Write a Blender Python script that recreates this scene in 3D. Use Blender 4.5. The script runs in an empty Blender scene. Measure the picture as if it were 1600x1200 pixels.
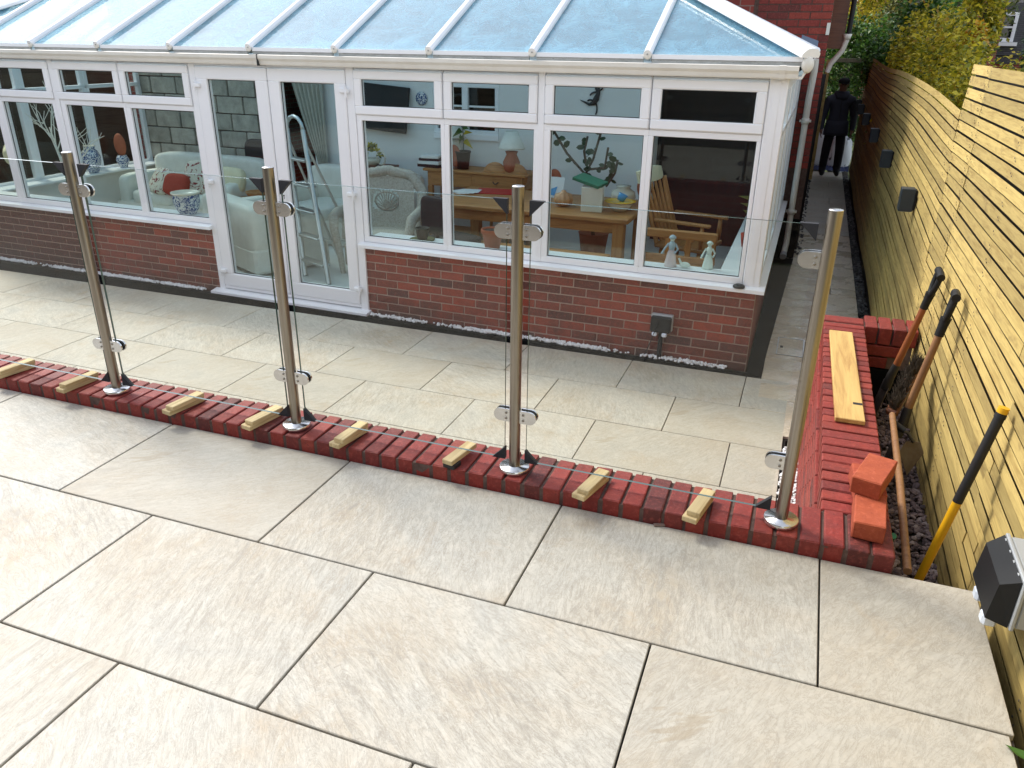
import bpy, bmesh, math, random
import numpy as np
from mathutils import Vector, Matrix, Euler
R_ = math.radians
rng = random.Random(7)
# ---------------------------------------------------------------- camera, world, sun
F_PX = 1212.94
CAM_ROT = (R_(66.0998), R_(-0.6261), R_(20.4117))
CAM_LOC = (1.56441, -1.76591, 1.57254)
sc = bpy.context.scene
cam_d = bpy.data.cameras.new('camera'); cam = bpy.data.objects.new('camera', cam_d)
sc.collection.objects.link(cam); sc.camera = cam
cam.location = CAM_LOC; cam.rotation_euler = CAM_ROT
cam_d.sensor_fit = 'HORIZONTAL'; cam_d.sensor_width = 36; cam_d.lens = F_PX/1600*36
cam_d.clip_start = .05; cam_d.clip_end = 2000
SUN_EL, SUN_AZ = 48, -68          # azimuth clockwise from +Y: the sun stands to the left, a little beyond the house front
w = bpy.data.worlds.new('World'); sc.world = w; w.use_nodes = True
nt = w.node_tree; bg = nt.nodes['Background']
sky = nt.nodes.new('ShaderNodeTexSky'); sky.sky_type = 'NISHITA'; sky.sun_disc = False
sky.sun_elevation = R_(SUN_EL); sky.sun_rotation = R_(SUN_AZ)
sky.air_density = 1.0; sky.dust_density = 1.2; sky.ozone_density = 1.0
hs = nt.nodes.new('ShaderNodeHueSaturation'); hs.inputs['Saturation'].default_value = .42   # thin even cloud
nt.links.new(sky.outputs[0], hs.inputs['Color']); nt.links.new(hs.outputs[0], bg.inputs['Color'])
bg.inputs['Strength'].default_value = .15
sun_d = bpy.data.lights.new('sun', 'SUN'); sun = bpy.data.objects.new('sun', sun_d); sc.collection.objects.link(sun)
sun_d.energy = 1.35; sun_d.angle = R_(12); sun_d.color = (1, .93, .82)
sd = Vector((math.sin(R_(SUN_AZ))*math.cos(R_(SUN_EL)), math.cos(R_(SUN_AZ))*math.cos(R_(SUN_EL)), math.sin(R_(SUN_EL))))
sun.rotation_euler = sd.to_track_quat('Z', 'Y').to_euler(); sun.location = (-20, 5, 30)
vs = sc.view_settings; vs.view_transform = 'Standard'; vs.look = 'None'; vs.gamma = 1; vs.use_curve_mapping = False
vs.exposure = 1.32
sc.render.engine = 'CYCLES'
sc.cycles.max_bounces = 14; sc.cycles.transparent_max_bounces = 32; sc.cycles.caustics_reflective = False; sc.cycles.caustics_refractive = False

# ---------------------------------------------------------------- pixels of the 1600x1200 photograph to directions
CM = Euler(CAM_ROT, 'XYZ').to_matrix(); CL = Vector(CAM_LOC)
def ray(px, py): return CM @ Vector(((px-800)/F_PX, -(py-600)/F_PX, -1))
def on_z(px, py, z):
    d = ray(px, py); return CL + d*((z-CL.z)/d.z)
CO = Vector((1.34, 4.235, 0)); CA = R_(-1.55)           # conservatory frame: origin at its front right corner
EX = Vector((math.cos(CA), math.sin(CA), 0)); EY = Vector((-math.sin(CA), math.cos(CA), 0))
SK = math.tan(-CA)                                       # the side walls run square to the terrace, not to the slightly turned front
SHEAR = set()
def cw(u, v, z): return CO + EX*(u-SK*v) + EY*v + Vector((0, 0, z))
def at_v(px, py, v):                                     # -> (u, z) on the plane at depth v behind the conservatory front
    d = ray(px, py); t = (CO.dot(EY)+v-CL.dot(EY))/d.dot(EY); q = CL+d*t
    return (q-CO).dot(EX)+SK*v, q.z
def at_z(px, py, z):
    q = on_z(px, py, z)-CO; v = q.dot(EY); return q.dot(EX)+SK*v, v

# ---------------------------------------------------------------- materials
MATS = {}
def nodes_of(m): return m.node_tree.nodes, m.node_tree.links
def mk(name, col=(.5, .5, .5), rough=.5, metal=0., spec=.5):
    m = bpy.data.materials.new(name); m.use_nodes = True; b = m.node_tree.nodes['Principled BSDF']
    b.inputs['Base Color'].default_value = (*col, 1); b.inputs['Roughness'].default_value = rough
    b.inputs['Metallic'].default_value = metal; b.inputs['Specular IOR Level'].default_value = spec
    MATS[name] = m; return m
class NT:
    def __init__(s, m): s.t = m.node_tree; s.b = s.t.nodes.get('Principled BSDF')
    def n(s, typ, **k):
        x = s.t.nodes.new('ShaderNode'+typ)
        for a, v in k.items():
            if hasattr(x, a) and not a[0].isupper(): setattr(x, a, v)
        return x
    def l(s, a, b): s.t.links.new(a, b)
    def coords(s, scale=(1, 1, 1), rot=(0, 0, 0), rand=True, kind='Object'):
        tc = s.n('TexCoord'); mp = s.n('Mapping'); mp.inputs['Scale'].default_value = scale; mp.inputs['Rotation'].default_value = rot
        if rand:
            oi = s.n('ObjectInfo'); cx = s.n('VectorMath', operation='ADD'); m2 = s.n('VectorMath', operation='SCALE')
            cb = s.n('CombineXYZ'); mm = s.n('Math', operation='MULTIPLY'); mm.inputs[1].default_value = 37.7
            s.l(oi.outputs['Random'], mm.inputs[0]); s.l(mm.outputs[0], cb.inputs[0]); s.l(mm.outputs[0], cb.inputs[1]); s.l(oi.outputs['Random'], cb.inputs[2])
            s.l(tc.outputs[kind], mp.inputs[0]); s.l(mp.outputs[0], cx.inputs[0]); s.l(cb.outputs[0], cx.inputs[1]); return cx.outputs[0]
        s.l(tc.outputs[kind], mp.inputs[0]); return mp.outputs[0]
    def noise(s, co, scale, detail=4, rough=.55, dist=0.):
        x = s.n('TexNoise'); x.inputs['Scale'].default_value = scale; x.inputs['Detail'].default_value = detail
        x.inputs['Roughness'].default_value = rough; x.inputs['Distortion'].default_value = dist; s.l(co, x.inputs['Vector']); return x.outputs['Fac']
    def ramp(s, fac, stops):
        r = s.n('ValToRGB'); e = r.color_ramp.elements
        while len(e) < len(stops): e.new(.5)
        for el, (p, c) in zip(e, stops): el.position = p; el.color = (*c, 1) if len(c) == 3 else c
        s.l(fac, r.inputs[0]); return r.outputs[0]
    def mix(s, fac, a, b, mode='MIX'):
        x = s.n('Mix'); x.data_type = 'RGBA'; x.blend_type = mode
        for sock, v in ((x.inputs[0], fac), (x.inputs[6], a), (x.inputs[7], b)):
            if hasattr(v, 'is_linked') or hasattr(v, 'node'): s.l(v, sock)
            elif isinstance(v, (int, float)): sock.default_value = v
            else: sock.default_value = (*v, 1)
        return x.outputs[2]
    def mr(s, v, a, b, c, d):
        x = s.n('MapRange'); x.inputs[1].default_value = a; x.inputs[2].default_value = b; x.inputs[3].default_value = c; x.inputs[4].default_value = d
        s.l(v, x.inputs[0]); return x.outputs[0]
    def rnd(s): return s.n('ObjectInfo').outputs['Random']
    def island(s): return s.n('NewGeometry').outputs['Random Per Island']
    def bump(s, h, strength=.3, dist=.01):
        x = s.n('Bump'); x.inputs['Strength'].default_value = strength; x.inputs['Distance'].default_value = dist
        s.l(h, x.inputs['Height']); s.l(x.outputs[0], s.b.inputs['Normal'])
    def col(s, c): s.l(c, s.b.inputs['Base Color'])
    def rgh(s, c): s.l(c, s.b.inputs['Roughness'])

def tile_mat(name, tint, wet):
    m = mk(name, (.6, .56, .5), .5); t = NT(m)
    def spun(scale, extra):                                    # stretched coordinates turned by a different angle on every slab
        tc = t.n('TexCoord'); oi = t.n('ObjectInfo'); mm = t.n('Math', operation='MULTIPLY_ADD'); mm.inputs[1].default_value = 2.2; mm.inputs[2].default_value = extra
        cb = t.n('CombineXYZ'); t.l(oi.outputs['Random'], mm.inputs[0]); t.l(mm.outputs[0], cb.inputs[2]); m1 = t.n('Mapping'); t.l(tc.outputs['Object'], m1.inputs[0]); t.l(cb.outputs[0], m1.inputs['Rotation'])
        m2 = t.n('Mapping'); m2.inputs['Scale'].default_value = scale; t.l(m1.outputs[0], m2.inputs[0]); c2 = t.n('CombineXYZ'); k = t.n('Math', operation='MULTIPLY'); k.inputs[1].default_value = 41.3
        t.l(oi.outputs['Random'], k.inputs[0]); t.l(k.outputs[0], c2.inputs[0]); t.l(k.outputs[0], c2.inputs[2]); ad = t.n('VectorMath', operation='ADD'); t.l(m2.outputs[0], ad.inputs[0]); t.l(c2.outputs[0], ad.inputs[1]); return ad.outputs[0]
    co = t.coords(); big = t.noise(co, 2.4, 8, .62, .7)
    base = t.ramp(big, [(.28, (.45, .365, .265)), (.42, (.53, .475, .395)), (.55, (.57, .54, .48)), (.70, (.45, .44, .41))])
    sc1 = spun((3, 15, 3), .3); st = t.noise(sc1, 2.2, 11, .74, 1.3); msk = t.mr(t.noise(co, 1.5, 3, .5), .40, .58, .12, 1); mu = t.n('Math', operation='MULTIPLY'); t.l(t.mr(st, .47, .60, 0, .75), mu.inputs[0]); t.l(msk, mu.inputs[1]); base = t.mix(mu.outputs[0], base, (.33, .305, .265))
    st2 = t.noise(spun((3, 11, 3), .5), 3.1, 11, .76, 1.0); base = t.mix(t.mr(st2, .5, .62, 0, .55), base, (.64, .61, .55))
    blot = t.noise(co, 4.5, 9, .7, .5); base = t.mix(t.mr(blot, .57, .69, 0, .45), base, (.50, .37, .24))
    grain = t.noise(co, 38, 10, .8, .4); base = t.mix(t.mr(grain, .38, .54, .42, 0), base, (.36, .33, .28))
    grain2 = t.noise(co, 75, 6, .75); base = t.mix(t.mr(grain2, .54, .70, 0, .4), base, (.66, .63, .57))
    vein = t.noise(spun((2, 7, 2), .2), 2.6, 12, .8, 2.0); vw = t.n('Math', operation='ABSOLUTE'); vs1 = t.n('Math', operation='SUBTRACT'); vs1.inputs[1].default_value = .5; t.l(vein, vs1.inputs[0]); t.l(vs1.outputs[0], vw.inputs[0])
    base = t.mix(t.mr(vw.outputs[0], 0, .025, .65, 0), base, (.25, .215, .175))
    spk = t.noise(co, 190, 2, .5); base = t.mix(t.mr(spk, .72, .78, 0, .6), base, (.12, .10, .085))
    base = t.mix(t.mr(t.rnd(), .3, 1, 0, .42), base, (.40, .355, .285)); stn = t.noise(t.coords(rand=False, kind='Object'), 1.9, 6, .6, 1.2); sr = t.n('Math', operation='MULTIPLY'); t.l(t.mr(stn, .60, .63, 0, .45), sr.inputs[0]); t.l(t.mr(t.rnd(), .72, .76, 0, 1), sr.inputs[1]); base = t.mix(sr.outputs[0], base, (.33, .26, .17))
    if tint: base = t.mix(1., base, tint, 'MULTIPLY')
    t.col(base)
    if wet:
        wn = t.noise(t.coords((1, 1, 1), rand=False), 2.6, 5, .6, .4); t.rgh(t.mr(wn, .46, .56, .42, .08))
    else: t.rgh(t.mr(grain, .3, .7, .38, .6))
    hb = t.mix(.5, grain, st); t.bump(hb, .4, .006)
    return m
tile_mat('slab_upper', (.86, .868, .845), False)
tile_mat('slab_lower', (.95, .95, .885), False)
tile_mat('slab_wet', (1.2, 1.12, .96), True)
def noisy(name, c0, c1, scale=8, rough=.7, stretch=(1, 1, 1), rand=.25, bump=.2, bdist=.004, metal=0, detail=5, spec=.4, darkspots=None):
    m = mk(name, c0, rough, metal, spec); t = NT(m); co = t.coords(stretch)
    n = t.noise(co, scale, detail, .6, .3); c = t.mix(t.mr(n, .3, .7, 0, 1), c0, c1)
    if rand:
        hsv = t.n('HueSaturation'); t.l(c, hsv.inputs['Color']); t.l(t.mr(t.rnd(), 0, 1, 1-rand, 1+rand), hsv.inputs['Value']); c = hsv.outputs[0]
    if darkspots:
        s = t.noise(co, scale*4, 3, .6); c = t.mix(t.mr(s, .62, .72, 0, .8), c, darkspots)
    t.col(c); t.bump(t.noise(co, scale*5, 5, .65), bump, bdist); return m
def brick_mat(name, a, b, c, dark, rough=.75, splash=False):
    m = mk(name, a, rough); t = NT(m); co = t.coords(); r = t.rnd()
    base = t.ramp(r, [(0., a), (.3, b), (.55, c), (.72, a), (.86, dark), (1., b)])
    n = t.noise(co, 22, 6, .65, .5); base = t.mix(t.mr(n, .35, .75, 0, .5), base, dark)
    n2 = t.noise(co, 60, 4, .7); base = t.mix(t.mr(n2, .5, .72, 0, .4), base, tuple(min(1, x*1.5+.035) for x in c))
    
    if splash:                                                # soil splashed up the foot of the wall
        ge = t.n('NewGeometry'); sx = t.n('SeparateXYZ'); t.l(ge.outputs['Position'], sx.inputs[0]); wn = t.noise(ge.outputs['Position'], 3.5, 7, .65, .6); ad = t.n('Math', operation='MULTIPLY'); t.l(t.mr(sx.outputs[2], -.84, -.42, 1, 0), ad.inputs[0]); t.l(t.mr(wn, .35, .6, .25, 1), ad.inputs[1])
        base = t.mix(t.mr(ad.outputs[0], .25, .8, 0, .7), base, (.05, .026, .018))
    pit = t.noise(co, 48, 3, .6); base = t.mix(t.mr(pit, .64, .70, 0, .6), base, dark); t.col(base); t.bump(t.mix(.5, t.noise(co, 90, 6, .75), t.noise(co, 24, 5, .6)), .8, .006); return m
brick_mat('brick_coping', (.255, .022, .013), (.20, .017, .011), (.28, .034, .018), (.09, .014, .011), .6)
brick_mat('brick_face', (.26, .046, .022), (.165, .04, .024), (.33, .052, .022), (.075, .026, .02), .75, True)
brick_mat('brick_house', (.28, .034, .022), (.22, .028, .02), (.32, .048, .028), (.10, .022, .018))
brick_mat('brick_loose', (.36, .065, .026), (.36, .065, .026), (.39, .08, .03), (.22, .036, .018), .85)
noisy('mortar', (.075, .038, .03), (.13, .085, .068), 30, .9, rand=0)
noisy('mortar_light', (.36, .255, .20), (.44, .32, .26), 30, .9, rand=0)
noisy('mortar_dark', (.15, .10, .08), (.22, .15, .12), 30, .9, rand=0)
noisy('grout', (.035, .03, .026), (.07, .06, .05), 30, .9, rand=0)
noisy('black_plinth', (.004, .0045, .005), (.011, .012, .012), 14, .85, rand=0, spec=.08)
noisy('soil', (.03, .024, .018), (.07, .055, .04), 6, .95, rand=0, bump=.6, bdist=.02)
noisy('lawn', (.05, .07, .02), (.09, .11, .035), 2, .95, rand=0, bump=.6, bdist=.03)
def wood(name, c0, c1, knot, axis, rough=.7, rand=.2, sc_=1.):
    m = mk(name, c0, rough); t = NT(m)
    st = [16*sc_]*3; st[axis] = 1.1*sc_; co = t.coords(tuple(st)); g = t.noise(co, 2.2, 8, .65, 1.0)
    st2 = [60*sc_]*3; st2[axis] = 2.4*sc_; g2 = t.noise(t.coords(tuple(st2)), 2, 5, .6, .4)
    c = t.ramp(g, [(.3, c1), (.5, c0), (.68, tuple(min(1, x*1.18) for x in c0)), (.82, c1)])
    c = t.mix(t.mr(g2, .45, .75, 0, .35), c, c1)
    st3 = [7*sc_]*3; st3[axis] = 2.2*sc_; k = t.noise(t.coords(tuple(st3)), 1.4, 3, .5, .5); c = t.mix(t.mr(k, .62, .78, 0, .65), c, knot)
    hsv = t.n('HueSaturation'); t.l(c, hsv.inputs['Color']); t.l(t.mr(t.rnd(), 0, 1, 1-rand, 1+rand*.6), hsv.inputs['Value']); t.col(hsv.outputs[0])
    t.bump(g2, .35, .003); return m
wood('fence_pine', (.475, .355, .12), (.32, .215, .062), (.14, .075, .026), 1, .7, .3, 1.7)
wood('batten_pine', (.58, .45, .235), (.42, .29, .12), (.3, .17, .06), 1, .7, .1)
wood('plank_pine', (.56, .37, .125), (.36, .19, .05), (.13, .055, .02), 1, .6, .05, .6)
wood('post_grey', (.30, .27, .17), (.19, .17, .1), (.1, .09, .06), 2, .8)
wood('old_fence', (.055, .04, .026), (.03, .022, .015), (.016, .012, .01), 0, .85, .3)
wood('old_fence_y', (.085, .065, .042), (.05, .037, .025), (.02, .015, .01), 1, .85, .3)
wood('pine_furniture', (.43, .20, .065), (.28, .12, .036), (.2, .08, .02), 0, .45, .1)
wood('pine_upright', (.43, .20, .065), (.28, .12, .036), (.2, .08, .02), 2, .45, .1)
wood('dark_wood', (.16, .06, .03), (.09, .032, .018), (.05, .02, .01), 0, .4, .1)
wood('handle_wood', (.30, .15, .06), (.19, .085, .035), (.1, .04, .02), 2, .6, .2)
wood('handle_orange', (.27, .08, .022), (.18, .05, .016), (.1, .03, .01), 2, .5, .1)
noisy('upvc', (.87, .875, .885), (.83, .84, .855), 3, .28, rand=0, bump=.0, spec=.5)
noisy('upvc_cream', (.76, .74, .68), (.68, .65, .58), 5, .4, rand=0, bump=.0)
noisy('alu_dirty', (.5, .5, .48), (.3, .3, .28), 12, .5, rand=0, stretch=(1, 6, 6), darkspots=(.03, .03, .03))
noisy('gasket', (.02, .025, .027), (.03, .035, .035), 5, .6, rand=0, bump=0)
m = noisy('steel', (.38, .345, .30), (.27, .24, .20), 3, .3, stretch=(40, 40, 1.2), rand=.05, bump=.05, bdist=.001, metal=1)
m = noisy('steel_plate', (.72, .72, .72), (.62, .61, .6), 20, .24, rand=.0, bump=.05, bdist=.001, metal=1)
mk('rubber', (.012, .012, .013), .55); mk('plastic_black', (.012, .013, .014), .55, 0, .3); mk('plastic_grey', (.38, .40, .41), .4)
mk('tab_white', (.70, .76, .84), .3); mk('cap_black', (.014, .014, .018), .7)
mk('light_slate', (.022, .034, .045), .4); mk('aluminium', (.55, .56, .55), .35, 1.)
mk('yellow_fibre', (.75, .40, .012), .38); mk('green_plastic', (.01, .16, .05), .4); mk('dark_metal', (.06, .058, .055), .5, .6)
noisy('rusty', (.09, .06, .045), (.19, .17, .15), 10, .6, rand=0, metal=.5)
noisy('cable', (.015, .015, .016), (.02, .02, .02), 5, .5, rand=0, bump=0)
noisy('pebble_white', (.85, .85, .84), (.72, .72, .70), 30, .7, rand=0)
m = mk('slate_gravel', (.2, .15, .14), .8); t = NT(m); t.col(t.ramp(t.island(), [(0, (.07, .05, .048)), (.4, (.17, .12, .115)), (.75, (.26, .19, .17)), (1, (.40, .33, .30))]))
m = mk('dark_gravel', (.04, .04, .04), .5); t = NT(m); t.col(t.ramp(t.island(), [(0, (.012, .012, .012)), (.7, (.05, .048, .045)), (1, (.16, .15, .14))]))
def leaf_mat(name, stops, rough=.45, trans=.25):
    m = mk(name, stops[0][1], rough); t = NT(m)
    co = t.coords(rand=False); n = t.noise(co, 2.2, 3, .6)
    c = t.ramp(t.island(), stops); hsv = t.n('HueSaturation'); t.l(c, hsv.inputs['Color']); t.l(t.mr(n, .3, .7, .72, 1.25), hsv.inputs['Value'])
    t.col(hsv.outputs[0])
    tr = t.n('BsdfTranslucent'); t.l(hsv.outputs[0], tr.inputs[0]); ms = t.n('MixShader'); ms.inputs[0].default_value = trans
    out = t.t.nodes['Material Output']; t.l(t.b.outputs[0], ms.inputs[1]); t.l(tr.outputs[0], ms.inputs[2]); t.l(ms.outputs[0], out.inputs[0]); return m
leaf_mat('leaf_gold', [(0, (.06, .09, .012)), (.25, (.26, .27, .02)), (.55, (.58, .49, .035)), (.85, (.76, .62, .05)), (1, (.30, .17, .02))], .45, .4)
leaf_mat('leaf_orange', [(0, (.45, .24, .02)), (.5, (.62, .34, .015)), (1, (.5, .2, .02))])
leaf_mat('leaf_green', [(0, (.025, .07, .015)), (.5, (.05, .13, .02)), (.85, (.12, .25, .035)), (1, (.24, .36, .08))], .4, .35)
leaf_mat('leaf_olive', [(0, (.05, .07, .02)), (.5, (.12, .15, .04)), (.85, (.22, .22, .06)), (1, (.36, .27, .06))], .45, .35)
leaf_mat('leaf_dark', [(0, (.012, .035, .014)), (.6, (.025, .06, .022)), (1, (.05, .10, .03))])
noisy('bark', (.06, .045, .03), (.11, .085, .06), 12, .9, rand=.1, stretch=(4, 4, 1))
# interior
noisy('plaster', (.80, .80, .78), (.76, .76, .74), 3, .8, rand=0, bump=.05)
noisy('block_stone', (.50, .46, .385), (.30, .275, .23), 7, .9, rand=.15, bump=.4, bdist=.01)
noisy('floor_white', (.70, .70, .67), (.62, .62, .59), 3, .35, rand=.05, bump=.03)
noisy('linen', (.74, .73, .66), (.66, .65, .58), 12, .9, rand=.04, bump=.25, bdist=.01)
noisy('linen_cream', (.72, .67, .46), (.66, .61, .42), 12, .9, rand=.0, bump=.2, bdist=.01)
noisy('red_cloth', (.42, .06, .035), (.36, .05, .03), 20, .9, rand=0)
noisy('curtain', (.50, .49, .42), (.40, .39, .34), 20, .9, rand=0, bump=.1)
noisy('wicker', (.56, .52, .45), (.33, .30, .25), 60, .8, rand=0, bump=.5)
noisy('terracotta', (.40, .12, .06), (.33, .1, .05), 20, .8, rand=.1)
noisy('ceramic_cream', (.70, .66, .55), (.64, .60, .5), 10, .25, rand=.05, bump=0)
noisy('maroon', (.016, .012, .012), (.026, .016, .016), 10, .7, rand=0)
mk('red_gloss', (.45, .015, .02), .4); mk('book_green', (.02, .16, .09), .5); mk('paper', (.75, .75, .73), .7); mk('blue_glaze', (.05, .28, .55), .2)
mk('yellow_glaze', (.70, .42, .04), .25); mk('black_fabric', (.016, .015, .017), .7); mk('iron_black', (.02, .02, .022), .5); mk('skin_tone', (.30, .15, .10), .5)
mk('jacket', (.05, .053, .075), .8); mk('trousers', (.014, .014, .018), .85); mk('shoe', (.018, .016, .015), .6); mk('cap_cloth', (.012, .013, .015), .9)
mk('lead', (.17, .22, .30), .5); mk('fig_pale', (.60, .68, .62), .3); mk('fig_blue', (.36, .46, .52), .3); mk('fig_pink', (.62, .52, .52), .3); mk('twig_white', (.72, .69, .6), .7)
m = mk('floral', (.66, .62, .52), .9); t = NT(m); co = t.coords(); v = t.noise(co, 13, 3, .55, 1.6); t.col(t.mix(t.mr(v, .56, .6, 0, 1), (.66, .61, .50), (.22, .025, .03)))
m = mk('blue_white', (.7, .72, .74), .15); t = NT(m); co = t.coords(); v = t.noise(co, 26, 3, .6, 2.2); t.col(t.mix(t.mr(v, .48, .53, 0, 1), (.68, .70, .70), (.03, .07, .22)))
m = mk('pumpkin', (.42, .16, .05), .3); t = NT(m); co = t.coords(); v = t.noise(co, 9, 3, .5); t.col(t.mix(v, (.50, .17, .05), (.50, .36, .2)))
m = mk('sack', (.62, .64, .68), .5); t = NT(m); co = t.coords(); v = t.noise(co, 6, 3, .5, .8); t.col(t.mix(t.mr(v, .62, .68, 0, 1), (.62, .64, .67), (.04, .05, .07)))
noisy('tarp_blue', (.012, .022, .09), (.02, .04, .14), 6, .5, rand=0, bump=.4, bdist=.02)
def glass(name, tint, refl_add=0., ior=1.5, diff=None, dfac=0., rough=.0):
    m = bpy.data.materials.new(name); m.use_nodes = True; MATS[name] = m; t = NT(m); t.t.nodes.remove(t.b)
    tr = t.n('BsdfTransparent'); tr.inputs[0].default_value = (*tint, 1); gl = t.n('BsdfGlossy'); gl.inputs['Roughness'].default_value = rough
    fr = t.n('Fresnel'); ge = t.n('NewGeometry'); t.l(t.mr(ge.outputs['Backfacing'], 0, 1, ior, 1/ior), fr.inputs[0]); ad = t.n('Math', operation='ADD'); ad.use_clamp = True; ad.inputs[1].default_value = refl_add
    t.l(fr.outputs[0], ad.inputs[0]); body = tr.outputs[0]
    if diff:
        d1 = t.n('BsdfDiffuse'); d1.inputs[0].default_value = (*diff, 1); d2 = t.n('BsdfTranslucent'); d2.inputs[0].default_value = (*diff, 1); df = t.n('MixShader'); df.inputs[0].default_value = .5
        t.l(d1.outputs[0], df.inputs[1]); t.l(d2.outputs[0], df.inputs[2]); m0 = t.n('MixShader')
        co = t.coords(rand=True); nn = t.noise(co, 5, 9, .7, .8); t.l(t.mr(nn, .35, .65, dfac*.55, dfac*1.5), m0.inputs[0])
        t.l(tr.outputs[0], m0.inputs[1]); t.l(df.outputs[0], m0.inputs[2]); body = m0.outputs[0]
    ms = t.n('MixShader'); t.l(ad.outputs[0], ms.inputs[0]); t.l(body, ms.inputs[1]); t.l(gl.outputs[0], ms.inputs[2])
    t.l(ms.outputs[0], t.t.nodes['Material Output'].inputs[0]); return m
glass('pane_glass', (.95, .985, .97), .0, 1.42)
glass('balustrade_glass', (.975, .99, .982), .0, 1.38)
glass('roof_glass', (.86, .95, .99), .0, 1.42, (.42, .74, .90), .30)
glass('dark_glass', (.05, .06, .06), .04, 1.5)
mk('glass_edge', (.06, .11, .095), .06, 0, .8)
def brick_tex(name, c1, c2, mortar):
    m = mk(name, c1, .8); t = NT(m); b = t.n('TexBrick'); b.inputs['Color1'].default_value = (*c1, 1); b.inputs['Color2'].default_value = (*c2, 1); b.inputs['Mortar'].default_value = (*mortar, 1)
    b.inputs['Scale'].default_value = 1; b.inputs['Brick Width'].default_value = .225; b.inputs['Row Height'].default_value = .075; b.inputs['Mortar Size'].default_value = .006
    tc = t.n('TexCoord'); sp = t.n('SeparateXYZ'); cb = t.n('CombineXYZ'); ad = t.n('Math', operation='ADD'); t.l(tc.outputs['Object'], sp.inputs[0])
    t.l(sp.outputs[0], ad.inputs[0]); t.l(sp.outputs[1], ad.inputs[1]); t.l(ad.outputs[0], cb.inputs[0]); t.l(sp.outputs[2], cb.inputs[1]); t.l(cb.outputs[0], b.inputs['Vector'])
    t.col(b.outputs[0]); return m
brick_tex('brick_far', (.30, .05, .035), (.22, .04, .03), (.25, .17, .14))
brick_tex('slate_far', (.09, .085, .09), (.07, .07, .075), (.04, .04, .04))

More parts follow.
